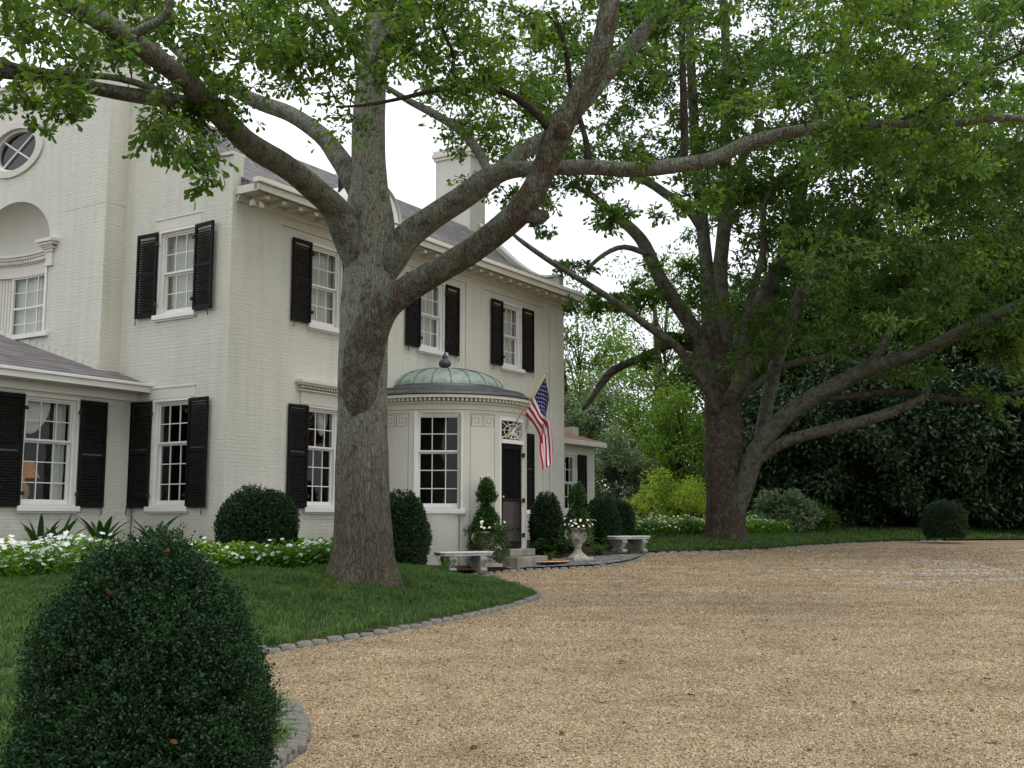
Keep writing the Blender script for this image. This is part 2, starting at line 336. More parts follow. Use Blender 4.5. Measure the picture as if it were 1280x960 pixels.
def empty(name, loc=(0, 0, 0), rz=0, parent=None):
    o = bpy.data.objects.new(name, None); C.objects.link(o); o.location = loc; o.rotation_euler = (0, 0, rz); o.empty_display_size = .2
    if parent is not None: o.parent = parent
    return o
def tag(o, label=None, cat=None, group=None, kind=None):
    for k, v in (('label', label), ('category', cat), ('group', group), ('kind', kind)):
        if v: o[k] = v
    return o
def copy_tree(o, parent=None):
    c = o.copy(); C.objects.link(c)
    if parent is not None: c.parent = parent
    for ch in list(o.children): copy_tree(ch, c)
    return c
def fast_mesh(name, V_, nper, faces_t, matname, parent=None, loc=None, smooth=True, extra=None):
    """V_: (n_islands*nper,3); faces_t: list of faces (equal length) in one island; extra: optional MB appended as second material"""
    k = len(V_)//nper; ft = np.array(faces_t); fl = ft.shape[1]
    idx = (ft[None]+(np.arange(k)*nper)[:, None, None]).reshape(-1, fl)
    nv = len(V_); ev = []; ef = []
    if extra is not None and extra.v: ev = np.array(extra.v); ef = extra.f
    tot = [fl]*len(idx)+[len(f) for f in ef]
    loops = np.concatenate([idx.ravel()]+([np.array([i+nv for f in ef for i in f])] if len(ef) else []))
    me = bpy.data.meshes.new(name)
    allv = np.vstack([V_, ev]) if len(ef) else V_
    me.vertices.add(len(allv)); me.vertices.foreach_set('co', np.ascontiguousarray(allv, dtype=np.float32).ravel())
    me.loops.add(len(loops)); me.loops.foreach_set('vertex_index', loops.astype(np.int32))
    st = np.concatenate([[0], np.cumsum(tot)[:-1]]).astype(np.int32)
    me.polygons.add(len(tot)); me.polygons.foreach_set('loop_start', st); me.polygons.foreach_set('loop_total', np.array(tot, dtype=np.int32))
    mats = matname if isinstance(matname, (list, tuple)) else [matname]
    for m in mats: me.materials.append(MATS[m])
    mi = np.zeros(len(tot), dtype=np.int32)
    if len(ef): mi[len(idx):] = len(mats)-1
    me.polygons.foreach_set('material_index', mi)
    if smooth: me.polygons.foreach_set('use_smooth', np.ones(len(tot), dtype=bool))
    me.update(calc_edges=True); me.validate()
    o = bpy.data.objects.new(name, me); C.objects.link(o)
    if parent is not None: o.parent = parent
    if loc is not None: o.location = loc
    return o
def unit(a): return a/np.maximum(np.linalg.norm(a, axis=-1, keepdims=True), 1e-9)
KITE = (np.array([(0, 0, 0), (.5, .5, .12), (1, 0, 0), (.5, -.5, .12)]), [(0, 1, 2), (0, 2, 3)])
LOBE = (np.array([(0, 0, 0), (.48, 0, .05), (1, 0, -.06), (.3, .16, .0), (.74, .5, .0), (.3, -.16, 0), (.74, -.5, 0)]),
        [(0, 1, 3), (1, 4, 3), (1, 2, 4), (0, 5, 1), (1, 5, 6), (1, 6, 2)])
OVAL = (np.array([(0, 0, 0), (.5, 0, -.04), (1, 0, 0), (.25, .42, .06), (.72, .38, .05), (.25, -.42, .06), (.72, -.38, .05)]),
        [(0, 1, 3), (1, 4, 3), (1, 2, 4), (0, 5, 1), (1, 5, 6), (1, 6, 2)])
def leaves(P, d, L, W, tmpl=KITE, up=None, upw=1.0):
    """leaf vertices at base points P along d, length L, width W; up: preferred upper face direction"""
    n = len(P); d = unit(d); L = np.broadcast_to(L, n)[:, None]; W = np.broadcast_to(W, n)[:, None]
    q = rng.normal(size=(n, 3)) + (np.array([0, 0, 1.0])*upw if up is None else up*upw)
    s = unit(np.cross(d, q)); nrm = np.cross(s, d)
    t = tmpl[0]
    out_ = P[:, None]+d[:, None]*(t[None, :, 0:1]*L[:, None])+s[:, None]*(t[None, :, 1:2]*W[:, None])+nrm[:, None]*(t[None, :, 2:3]*L[:, None])
    return out_.reshape(-1, 3)
def catmull(pts, sub=4):
    P = np.array(pts, float); out_ = []
    Q = np.vstack([2*P[0]-P[1], P, 2*P[-1]-P[-2]])
    for i in range(1, len(Q)-2):
        for k in range(sub):
            t = k/sub
            out_.append(.5*((2*Q[i])+(-Q[i-1]+Q[i+1])*t+(2*Q[i-1]-5*Q[i]+4*Q[i+1]-Q[i+2])*t*t+(-Q[i-1]+3*Q[i]-3*Q[i+1]+Q[i+2])*t**3))
    out_.append(Q[-2]); return np.array(out_)

# ---------------------------------------------------------------- ground
ZY = np.array([0, 7, 9, 12, 16, 19.5, 23.5, 26, 30, 34, 40, 46, 60, 400.]); ZZ = np.array([0, 0, .03, .13, .22, .30, .45, .58, .75, .88, .97, 1.0, 1.05, 1.05])
def zg(x, y): return np.interp(y, ZY, ZZ)
def hit(px, py, fn=zg, tmax=200):
    r = ray(px, py); r = r/r[1]; a = 1.5; prev = a
    while a < tmax:
        p = r*a+np.array([0, 0, EYE])
        if p[2] < fn(p[0], p[1]): break
        prev = a; a += .1
    lo, hi = prev, a
    for _ in range(20):
        m = (lo+hi)/2; p = r*m+np.array([0, 0, EYE])
        if p[2] < fn(p[0], p[1]): hi = m
        else: lo = m
    return r*hi+np.array([0, 0, EYE])
nearp = [(-300, 1030), (60, 1020), (230, 1000), (330, 975), (366, 952), (385, 925), (384, 907), (371, 891), (350, 880), (322, 866), (292, 848), (296, 832), (330, 818)]
frontp = [(330, 818), (380, 808), (430, 800), (485, 791), (540, 780), (600, 768), (645, 757), (668, 749), (672, 744), (655, 736), (628, 728), (600, 723), (592, 719)]
pavep = [(600, 718), (640, 714), (700, 711.5), (755, 708.5), (790, 703), (806, 695)]
farp = [(806, 692), (850, 690.5), (900, 689), (960, 687), (1010, 682.5), (1060, 679.5), (1120, 677), (1180, 676), (1300, 675), (1500, 674)]
def line(pxs): return [hit(x, y)[:2] for x, y in pxs]
EDGE_NEAR, EDGE_FRONT, EDGE_PAVE, EDGE_FAR = map(line, (nearp, frontp, pavep, farp))
CURB = np.array(EDGE_NEAR+EDGE_FRONT[1:]+EDGE_PAVE+EDGE_FAR)
def dist_curb(x, y):
    x = np.atleast_1d(np.asarray(x, float)); y = np.atleast_1d(np.asarray(y, float)); best = np.full(x.shape, 1e9)
    for a, b in zip(CURB[:-1], CURB[1:]):
        ab = b-a; l = max(ab@ab, 1e-9); t = np.clip(((x-a[0])*ab[0]+(y-a[1])*ab[1])/l, 0, 1)
        best = np.minimum(best, np.hypot(x-a[0]-t*ab[0], y-a[1]-t*ab[1]))
    return best
def zl(x, y):
    sh = np.shape(x); x = np.atleast_1d(np.asarray(x, float)); y = np.atleast_1d(np.asarray(y, float))
    d = dist_curb(x, y); hx = (x-C0[0])*U[0]+(y-C0[1])*U[1]
    A = np.interp(hx, [-30, -6, 3.2, 4.6, 9, 10.5, 30], [.3, .46, .46, .10, .08, .2, .22])
    A = .12+(A-.12)*np.where(hx < 4, np.clip((y-7.5)/6, 0, 1), 1)
    t = np.clip(d/3.2, 0, 1); r = zg(x, y)+.05+A*t*t*(3-2*t)+.012*np.sin(x*3.1)*np.sin(y*2.7)
    return r if sh else float(r[0])
def in_poly(x, y, poly):
    c = np.zeros(len(x), bool); n = len(poly)
    for i in range(n):
        x1, y1 = poly[i][:2]; x2, y2 = poly[(i+1) % n][:2]
        c ^= ((y1 > y) != (y2 > y)) & (x < (x2-x1)*(y-y1)/(y2-y1+1e-12)+x1)
    return c
def zgf(x, y): return float(zg(x, y))
# gravel: one sheet to the horizon
def grid_mesh(xs, ys, fn):
    mb = MB(); X, Y = np.meshgrid(xs, ys); Z = fn(X, Y)
    mb.v = [tuple(p) for p in np.stack([X, Y, Z], -1).reshape(-1, 3)]; nx = len(xs)
    for j in range(len(ys)-1):
        for i in range(nx-1): mb.f.append((j*nx+i, j*nx+i+1, (j+1)*nx+i+1, (j+1)*nx+i)); mb.m.append(0)
    return mb
ysg = sorted(set(list(ZY)+list(np.arange(-20, 60, 2.))+[-400, -100, 100, 200, 400]))
xsg = [-400, -200, -100]+list(np.arange(-60, 61, 4.))+[100, 200, 400]
tag(grid_mesh(xsg, ysg, zg).build('gravel_drive', 'pea_gravel', smooth=True), kind='structure')
def sheet(name, poly, fn, mat, step, lift=0):
    poly = [Vector(p) for p in poly]; n = len(poly)
    mnx, mxx = min(p.x for p in poly), max(p.x for p in poly); mny, mxy = min(p.y for p in poly), max(p.y for p in poly)
    pts = list(poly)
    for y in np.arange(mny, mxy, step):
        for x in np.arange(mnx, mxx, step):
            pts.append(Vector((x+random.uniform(-.2, .2)*step, y+random.uniform(-.2, .2)*step)))
    r = delaunay_2d_cdt([Vector((p[0], p[1])) for p in pts], [], [list(range(n))], 1, 1e-4)
    v = np.array([(p[0], p[1]) for p in r[0]]); z = fn(v[:, 0], v[:, 1])+lift
    mb = MB(); mb.add(np.column_stack([v, z]), r[2]); return mb.build(name, mat, smooth=True)
LAWN = [tuple(p) for p in CURB]+[(60, 48), (60, 75), (-45, 75), (-45, 4)]
tag(sheet('lawn', LAWN, zl, 'lawn_soil', .55), kind='structure')
def hp(X, Y): return tuple(hw(X, Y)[:2])
# mulch beds along the house
BED1 = [hp(-9, 2.3), hp(-9, -.1), hp(-6.1, -.5), hp(-4, -1.3), hp(-2, -2.1), hp(0, -3.0), hp(1.8, -3.0), hp(3.2, -2.6), hp(4.9, -2.75), hp(5.6, -2.9), hp(5.9, -1.6), hp(6, 1), hp(0.2, 1), hp(.2, 2.5)]
tag(sheet('planting_bed', BED1, zl, 'mulch', .4, .035), kind='structure')
BED2 = [hp(7.4, -2.4), hp(8.6, -2.9), hp(10.6, -3.3), hp(12.4, -2.8), hp(14, -2), hp(18, -1), hp(18, 3), hp(7.4, .5)]
tag(sheet('planting_bed', BED2, zl, 'mulch', .4, .035), kind='structure')
PAVE = [tuple(p) for p in EDGE_PAVE]+[hp(10.2, -3.2), hp(9.0, -2.9), hp(8.0, -2.2), hp(5.4, -2.2), hp(4.6, -2.9)]
def zp(x, y): return zg(x, y)+.055
tag(sheet('door_paving', PAVE, lambda x, y: np.maximum(zp(x, y), zl(x, y)+.02), 'flagstone', .4), kind='structure')

# loose pebbles lying on the near part of the drive
n = 290000; px_ = rng.uniform(-160, 1440, n); dd = 6.0+26*rng.random(n)**1.75; x_ = (px_-640)/F*dd; y_ = dd
k = ~in_poly(x_, y_, LAWN) & (dist_curb(x_, y_) > .05); x_, y_ = x_[k], y_[k]; n = len(x_); OCT = np.array([(1, 0, 0), (0, 1, 0), (-1, 0, 0), (0, -1, 0), (.1, .1, .6), (0, 0, -.6)])
OCT = np.array([(math.cos(a)*r_, math.sin(a)*r_, z) for z, r_ in ((-.2, .95), (.35, .7)) for a in [math.pi/2.5*i+z for i in range(5)]]+[(0, 0, .55)])
sz = rng.uniform(.0045, .0095, n)*(1+.05*(y_-6)); an = rng.random(n)*6.28; tl = rng.normal(size=(n, 2))*.35
Q = OCT[None]*np.stack([sz*rng.uniform(.9, 1.5, n), sz*rng.uniform(.7, 1.1, n), sz], -1)[:, None]
Q = Q*(1+rng.normal(size=(n, 11, 1))*.10)
Q = np.stack([Q[..., 0]*np.cos(an)[:, None]-Q[..., 1]*np.sin(an)[:, None], Q[..., 0]*np.sin(an)[:, None]+Q[..., 1]*np.cos(an)[:, None], Q[..., 2]+Q[..., 0]*tl[:, :1]+Q[..., 1]*tl[:, 1:]], -1)
Q += np.stack([x_, y_, zg(x_, y_)+sz*.25], -1)[:, None]
tag(fast_mesh('gravel', Q.reshape(-1, 3), 11, [(i, (i+1) % 5, 5+(i+1) % 5) for i in range(5)]+[(i, 5+(i+1) % 5, 5+i) for i in range(5)]+[(5+i, 5+(i+1) % 5, 10) for i in range(5)], 'pebble', smooth=False), 'loose tan and cream pea gravel on the near drive', 'gravel', kind='stuff')
# edging stones, every stone its own object
def stone_proto(seed, sx=.24, sy=.12, sz=.15):
    rr = random.Random(seed); mb = MB(); nx, ny, nz_ = 4, 3, 3
    bm = bmesh.new(); bmesh.ops.create_cube(bm, size=1); bmesh.ops.subdivide_edges(bm, edges=bm.edges, cuts=3, use_grid_fill=True)
    for v in bm.verts:
        c = v.co.copy(); k = 1-.16*max(0, (abs(c.x)*2)**4*(abs(c.y)*2)**4+(abs(c.x)*2)**4*(abs(c.z)*2)**4+(abs(c.z)*2)**4*(abs(c.y)*2)**4)/1.5
        v.co = Vector((c.x*sx*k, c.y*sy*k, c.z*sz*k))+Vector((rr.uniform(-1, 1), rr.uniform(-1, 1), rr.uniform(-1, 1)))*.007
    me = bpy.data.meshes.new('edging_stone'); bm.to_mesh(me); bm.free()
    for p in me.polygons: p.use_smooth = True
    me.materials.append(MATS['granite']); return me
STONES = [stone_proto(i) for i in range(6)]
PALE = [stone_proto(i+10) for i in range(6)]
for m_ in PALE: m_.materials.clear(); m_.materials.append(MATS['pale_cobble'])
n_st = 0
def lay(edge, width, spacing, label, group, lift=.015, off=0, maxn=200, y0=0):
    global n_st
    P = catmull(np.column_stack([np.array(edge), np.zeros(len(edge))]), 6)[:, :2]
    seg = np.hypot(*np.diff(P, axis=0).T); cum = np.concatenate([[0], np.cumsum(seg)]); s = spacing/2; k = 0
    while s < cum[-1] and k < maxn:
        x, y = np.interp(s, cum, P[:, 0]), np.interp(s, cum, P[:, 1]); x2, y2 = np.interp(s+.05, cum, P[:, 0]), np.interp(s+.05, cum, P[:, 1])
        x1, y1 = np.interp(s-.05, cum, P[:, 0]), np.interp(s-.05, cum, P[:, 1])
        a = math.atan2(y2-y1, x2-x1); nx_, ny_ = -math.sin(a), math.cos(a)
        if y > y0 and (x > -9):
            o = bpy.data.objects.new('edging_stone', (PALE if 'pale cobble' in label else STONES)[n_st % 6]); C.objects.link(o)
            o.location = (x+nx_*(off+random.uniform(-.012, .012)), y+ny_*(off+random.uniform(-.012, .012)), float(zg(x, y))+lift+random.uniform(-.008, .008))
            o.rotation_euler = (random.uniform(-.06, .06), random.uniform(-.06, .06), a+random.uniform(-.1, .1)); o.scale = (spacing/.25*.92, width/.12*random.uniform(.88, 1.06), random.uniform(.7, .85))
            tag(o, label, 'edging stone', group); n_st += 1; k += 1
        s += spacing*random.uniform(.93, 1.07)
arc = catmull(np.column_stack([np.array(EDGE_NEAR[3:]), np.zeros(len(EDGE_NEAR)-3)]), 6)[:, :2]
lay(EDGE_NEAR[3:10], .24, .135, 'gray granite block laid crosswise in the curved edging beside the front boxwood', 'granite blocks edging the front boxwood bed', .03, .11, 60, 5.5)
lay(EDGE_NEAR[9:], .13, .24, 'gray granite edging block between gravel and grass behind the big front boxwood', 'granite blocks behind the front boxwood', .03, 0, 30)
lay(EDGE_FRONT, .13, .27, 'gray granite block in the long edging row between gravel and grass by the near oak', 'granite blocks edging the grass under the near oak', .0, 0, 110)
lay(EDGE_PAVE, .10, .21, 'gray granite edging block between the gravel and the paving at the front door', 'granite blocks edging the door paving', -.012)
lay(EDGE_FAR[:8], .12, .33, 'small granite edging block along the far grass under the distant oak', 'granite blocks edging the far grass', -.028, 0, 60)
INL = [[(1010, 713), (1060, 714), (1120, 717), (1180, 718), (1230, 717)], [(1040, 730), (1090, 730), (1150, 728), (1220, 726), (1300, 723)],
       [(1132, 700), (1180, 703), (1225, 708), (1262, 717)], [(1150, 714), (1200, 713), (1250, 712)]]
for k, l in enumerate(INL):
    lay(line(l), .13, .28, 'flat pale cobble set flush in the lines crossing the gravel at right', 'cobbles laid in lines across the gravel', -.028, 0, 30)

# ---------------------------------------------------------------- the house
HZ = math.atan2(U[1], U[0])
house = empty('brick_house', tuple(C0), HZ)
tag(house, 'large two-storey house of cream painted brick with dark shutters and a domed entrance bay', 'house')
ZB = 0.1; ZT = 8.02
def rect(x0, x1, z0, z1): return [(x0, z0), (x1, z0), (x1, z1), (x0, z1)]
UPW = (5.74, 7.48); LOW = (1.86, 3.98)
UPX = [(2.80, .98), (6.66, 1.0), (10.35, .98)]
# front wall with three shallow recessed panels
mb = MB(); F0 = lambda x, z: (x, 0, z); F1 = lambda x, z: (x, .035, z)
panels = [(1.35, 4.35), (5.1, 8.1), (8.92, 12.0)]
mb.poly(rect(0, 13.2, ZB, ZT), [rect(a, b, .5, 7.68) for a, b in panels], F0)
for a, b in panels: mb.reveal(rect(a, b, .5, 7.68), F0, F1)
wins_front = [(c, w_, *UPW, 'up') for c, w_ in UPX]+[(2.80, .98, *LOW, 'low'), (10.35, .98, *LOW, 'low')]
for a, b in panels:
    hs = [rect(c-w_/2, c+w_/2, z0, z1) for c, w_, z0, z1, k in wins_front if a < c < b]
    mb.poly(rect(a, b, .5, 7.68), hs, F1)
    for h in hs: mb.reveal(h, F1, lambda x, z: (x, .2, z))
# back and far walls
mb.add([(0, 12.2, ZB), (13.2, 12.2, ZB), (13.2, 12.2, ZT), (0, 12.2, ZT)], [(0, 1, 2, 3)])
mb.build('front_wall', 'painted_brick', house, recalc=False)
# side walls: end profile with swept parapets and twin chimneys
def sweep(x0, z0, x1, z1, n=10, up=True):
    """concave quarter sweep from the low post to the chimney"""
    return [(x0+(x1-x0)*math.sin(t*math.pi/2), z1+(z0-z1)*math.cos(t*math.pi/2)) if False else (x0+(x1-x0)*(1-math.cos(t*math.pi/2)) if False else x0+(x1-x0)*t, z0+(z1-z0)*(t**1.5)) for t in [i/n for i in range(n+1)]]
PARA = [(0, 8.78), (.42, 8.78)]+sweep(.42, 8.78, 2.85, 10.75)[0:]
SIDEOUT = [(0, ZB)]+PARA+[(2.85, 11.45), (9.35, 11.45)]+[(12.2-a, b) for a, b in PARA[::-1]]+[(12.2, ZB)]
SW = [(1.53, 1.06, *UPW, 'up'), (1.53, 1.04, *LOW, 'low')]
mb = MB()
holes = [rect(c-w_/2, c+w_/2, z0, z1) for c, w_, z0, z1, k in SW]
S0 = lambda y, z: (0, y, z)
side_small = [(0, ZB)]+PARA+[(3.2, 10.75), (3.2, ZB)]
mb.poly(side_small, holes, S0)
for h in holes: mb.reveal(h, S0, lambda y, z: (.18, y, z))
m2 = MB(); m2.poly([(9.0, ZB), (9.0, 10.75)]+[(12.2-a, b) for a, b in PARA[::-1]]+[(12.2, ZB)], [], S0); m2.build('rear_side_wall', 'painted_brick', house, recalc=False)
inner = [(0, 7.9)]+PARA+[(3.2, 10.75), (3.2, 7.9)]
mb.box(.02, .24, .02, 3.1, 8.03, 8.2)
mb.poly(inner, [], lambda y, z: (.26, y, z))
mb.add([(0.0, a, b) for a, b in PARA]+[(.26, a, b) for a, b in PARA], [(i, i+1, len(PARA)+i+1, len(PARA)+i) for i in range(len(PARA)-1)])
mb.add([(0, 0, ZT), (.26, 0, ZT), (.26, 0, 8.78), (0, 0, 8.78)], [(0, 1, 2, 3)])
mb.build('side_wall', 'painted_brick', house, recalc=False)
# parapet coping
def coping(xa, xb, name_parent):
    m = MB(); k = len(PARA)
    m.add([(xa, a, b+.004) for a, b in PARA]+[(xb, a, b+.004) for a, b in PARA]+[(xa, a, b+.07) for a, b in PARA]+[(xb, a, b+.07) for a, b in PARA],
          [(i, i+1, k+i+1, k+i) for i in range(k-1)]+[(2*k+i, 3*k+i, 3*k+i+1, 2*k+i+1) for i in range(k-1)]+[(i, 2*k+i, 2*k+i+1, i+1) for i in range(k-1)]+[(k+i, k+i+1, 3*k+i+1, 3*k+i) for i in range(k-1)]+[(0, k, 3*k, 2*k)])
    m.build('coping', 'cream_trim', name_parent)
coping(-.05, .31, house)
# projecting gable bay (X = -.5) with round window, arched recess
GX = -.5; GY0, GY1, GZ = 3.2, 9.6, 11.42; GC = 6.4
def circ(cy, cz, r, n=40, a0=0, a1=2*math.pi, e=1): return [(cy+r*math.cos(a0+(a1-a0)*i/n), cz+r*e*math.sin(a0+(a1-a0)*i/n)) for i in range(n if abs(a1-a0-2*math.pi) < 1e-6 else n+1)]
OE = .58; GW = GC+.12
RND = circ(GW, 9.92, .84, e=OE)
AR = 1.36; AZ = 7.62
archh = [(GC-AR, 5.62), (GC+AR, 5.62)]+circ(GC, AZ, AR, 28, 0, math.pi, .78)
G0 = lambda y, z: (GX, y, z)
mb = MB(); mb.poly([(GY0, ZB), (GY0, GZ), (GY1, GZ), (GY1, ZB)], [RND, archh], G0)
mb.add([(GX, GY0, ZB), (0.02, GY0, ZB), (.02, GY0, GZ-.6), (GX, GY0, GZ)], [(0, 1, 2, 3)])
mb.reveal(RND, G0, lambda y, z: (GX+.16, y, z))
mb.add([(GX, GY0, GZ), (GX, GY1, GZ), (GX+.4, GY1, GZ), (GX+.4, GY0, GZ), (GX+.4, GY1, 9.5), (GX+.4, GY0, 9.5)], [(0, 1, 2, 3), (3, 2, 4, 5)])
mb.build('gable_wall', 'painted_brick', house, recalc=False)
mb = MB(); mb.box(GX-.05, GX+.45, 4.5, 8.3, GZ, GZ+.1); mb.build('coping', 'cream_trim', house, bevel=.01)
# arched niche: elliptical recess with a half dome
def nich(a, depth=.62): return GX+depth*math.sin(a)
mb = MB(); n = 24
rows = []
for j in range(9):
    ph = (j/8)*math.pi/2; rr = math.cos(ph)
    rows.append([(GX+.62*math.sin(a)*rr, GC-AR*math.cos(a)*rr, AZ+AR*.78*math.sin(ph)) for a in [math.pi*i/n for i in range(n+1)]])
vs = [p for r_ in rows for p in r_]
mb.add(vs, [(j*(n+1)+i, j*(n+1)+i+1, (j+1)*(n+1)+i+1, (j+1)*(n+1)+i) for j in range(8) for i in range(n)])
mb.build('niche_dome', 'stucco', house, smooth=True)
def niche_strip(mb, r0, r1, z0, z1, mat=0, n=40, a0=0, a1=math.pi):
    """solid band following the recess curve, between scale r0 (out) and r1 (in)"""
    A = [a0+(a1-a0)*i/n for i in range(n+1)]
    f = lambda a, r_, z: (GX+(.62-(1-r_))*math.sin(a), GC-AR*math.cos(a)+(1-r_)*math.cos(a), z)
    vs = [f(a, r0, z0) for a in A]+[f(a, r1, z0) for a in A]+[f(a, r1, z1) for a in A]+[f(a, r0, z1) for a in A]; m = n+1
    fs = []
    for i in range(n):
        for k in range(4):
            k2 = (k+1) % 4; fs.append((k*m+i, k*m+i+1, k2*m+i+1, k2*m+i))
    mb.add(vs, fs, mat)
mb = MB()
niche_strip(mb, .98, .80, 7.56, 7.62); niche_strip(mb, .98, .84, 7.50, 7.56); niche_strip(mb, .98, .90, 7.38, 7.50); niche_strip(mb, .98, .93, 7.16, 7.38); niche_strip(mb, .98, .90, 7.10, 7.16)
for i in range(46):
    a = math.pi*(i+.5)/46; cx_, cy_ = GX+(.62-.13)*math.sin(a), GC-(AR-.13)*math.cos(a)
    if cx_ > GX+.03: mb.box(-.022, .022, -.03, .03, 7.41, 7.48, 0, Matrix.Translation((cx_, cy_, 0)) @ Matrix.Rotation(math.pi/2-a, 4, 'Z'))
mb.build('niche_cornice', 'cream_trim', house)
for s in (-1, 1):
    mb = MB(); cy_ = GC+s*(AR+.04)
    for (dx, dy, z0, z1) in ((.05, .13, 7.05, 7.13), (.035, .11, 7.13, 7.38), (.06, .14, 7.36, 7.42), (.09, .18, 7.42, 7.47), (.15, .24, 7.50, 7.56), (.19, .28, 7.56, 7.63)):
        mb.box(GX-dx, GX+.12, cy_-dy, cy_+dy, z0, z1)
    for k in range(5): mb.box(GX-.13, GX-.08, cy_-.17+.085*k-.02, cy_-.17+.085*k+.02, 7.455, 7.505)
    mb.build('niche_capital', 'cream_trim', house)
# boarded panels and windows in the niche
def niche_wall(a0, a1, z0, z1, nm, mat, inset=.97, n=8, parent=house):
    mb = MB(); f = lambda a, z: (GX+(.62-(1-inset))*math.sin(a), GC-(AR-(1-inset))*math.cos(a), z)
    for i in range(n):
        p, q = a0+(a1-a0)*i/n, a0+(a1-a0)*(i+1)/n
        mb.add([f(p, z0), f(q, z0), f(q, z1), f(p, z1)], [(0, 1, 2, 3)])
    return mb.build(nm, mat, parent, smooth=True)
for (a0, a1, kind) in ((.0, .50, 'w'), (.50, 1.08, 'p'), (1.08, math.pi-1.08, 'W'), (math.pi-1.08, math.pi-.50, 'p'), (math.pi-.50, math.pi, 'w')):
    if kind == 'p':
        pn = niche_wall(a0, a1, 5.62, 7.12, 'niche_panel', 'cream_trim')
        mb = MB()
        for i in range(1, 8):
            a = a0+(a1-a0)*i/8; x_, y_ = GX+(.62-.03)*math.sin(a), GC-(AR-.03)*math.cos(a)
            mb.box(-.004, .004, -.006, .006, 5.64, 7.1, 0, Matrix.Translation((x_, y_, 0)))
        mb.build('board_seam', 'groove', pn)
    else:
        wn = MB(); f = lambda a, z, d=.05: (GX+(.62-d)*math.sin(a), GC-(AR-d)*math.cos(a), z)
        cols = 1 if kind == 'w' else 3
        bars = [a0+(a1-a0)*i/cols for i in range(cols+1)]
        for a in bars:
            x_, y_, _ = f(a, 0); q = .03 if a in (bars[0], bars[-1]) else .012
            wn.box(-q, q, -q, q, 5.62, 7.12, 0, Matrix.Translation((x_, y_, 0)))
        for z in (5.66, 6.02, 6.38, 6.75, 7.09):
            q = .03 if z in (5.66, 6.38, 7.09) else .011
            wn.tube([f(a0+(a1-a0)*i/8, z) for i in range(9)], [q]*9, 4)
        wo = wn.build('niche_window', 'white_trim', house)
        gp = niche_wall(a0, a1, 5.62, 7.12, 'pane', 'window_glass', .96, 8, wo)
        niche_wall(a0, a1, 5.62, 7.12, 'blind', 'blind', 1.06, 8, wo)
mb = MB(); mb.box(GX-.08, GX+.1, GC-AR-.12, GC+AR+.12, 5.52, 5.62); mb.box(GX+.0, GX+.7, GC-AR, GC+AR, 5.5, 5.618); mb.build('niche_sill', 'white_trim', house)
# round window
mb = MB()
def ring(mb, cy, cz, r0, r1, x0, x1, mat=0, n=48, e=.58):
    for (ra, rb, xa, xb) in ((r0, r1, x0, x0), (r1, r1, x0, x1), (r0, r0, x0, x1)):
        A = [2*math.pi*i/n for i in range(n)]
        vs = [(xa, cy+ra*math.cos(a), cz+ra*math.sin(a)*e) for a in A]+[(xb, cy+rb*math.cos(a), cz+rb*math.sin(a)*e) for a in A]
        mb.add(vs, [(i, (i+1) % n, n+(i+1) % n, n+i) for i in range(n)], mat)
ring(mb, GW, 9.92, .84, 1.10, GX-.045, GX, 0); ring(mb, GW, 9.92, .75, .845, GX+.05, GX+.16, 1)
rw = mb.build('round_window', ['painted_brick', 'white_trim'], house)
mb = MB()
for a in (R(30), -R(30)):
    M = Matrix.Translation((GX+.1, GW, 9.92)) @ Matrix.Rotation(a, 4, 'X'); mb.box(-.02, .02, -.62, .62, -.016, .016, 0, M)
mb.build('glazing_bar', 'white_trim', rw)
mb = MB(); vs = [(GX+.12, y, z) for y, z in circ(GW, 9.92, .80, e=OE)]; mb.add(vs, [tuple(range(len(vs)))]); mb.build('pane', 'window_glass', rw)
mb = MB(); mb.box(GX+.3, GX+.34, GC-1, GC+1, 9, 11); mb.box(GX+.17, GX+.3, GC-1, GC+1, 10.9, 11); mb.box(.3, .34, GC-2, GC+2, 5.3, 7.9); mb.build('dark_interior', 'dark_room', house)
# chimneys
def chimney(xa, xb, ya, yb, z0, z1):
    m = MB(); m.box(xa, xb, ya, yb, z0, z1-.32, 0)
    o = m.build('chimney', 'painted_brick', house)
    m = MB(); m.box(xa-.05, xb+.05, ya-.05, yb+.05, z1-.32, z1-.22); m.box(xa-.1, xb+.1, ya-.1, yb+.1, z1-.22, z1-.12); m.box(xa-.07, xb+.07, ya-.07, yb+.07, z1-.12, z1)
    m.build('chimney_cap', 'cream_trim', o)
chimney(-.504, .45, 3.196, 4.6, 8.2, 14.2); chimney(-.49, .45, 8.95, 10.3, 8.2, 14.2)
chimney(12.42, 13.25, 2.85, 4.18, 8.2, 13.2); chimney(12.42, 13.25, 8.0, 9.4, 8.2, 13.2)
# right end parapet
mb = MB(); mb.poly([(0, 7.9)]+PARA+[(12.2-a, b) for a, b in PARA[::-1]]+[(12.2, 7.9)], [], lambda y, z: (12.94, y, z))
mb.poly([(0, ZB)]+PARA+[(2.85, 10.7), (9.35, 10.7)]+[(12.2-a, b) for a, b in PARA[::-1]]+[(12.2, ZB)], [], lambda y, z: (13.2, y, z))
mb.add([(12.94, a, b) for a, b in PARA]+[(13.2, a, b) for a, b in PARA], [(i, i+1, len(PARA)+i+1, len(PARA)+i) for i in range(len(PARA)-1)])
mb.add([(12.94, 0, ZT), (13.2, 0, ZT), (13.2, 0, 8.78), (12.94, 0, 8.78)], [(0, 1, 2, 3)])
mb.build('end_wall', 'painted_brick', house, recalc=False); coping(12.89, 13.25, house)
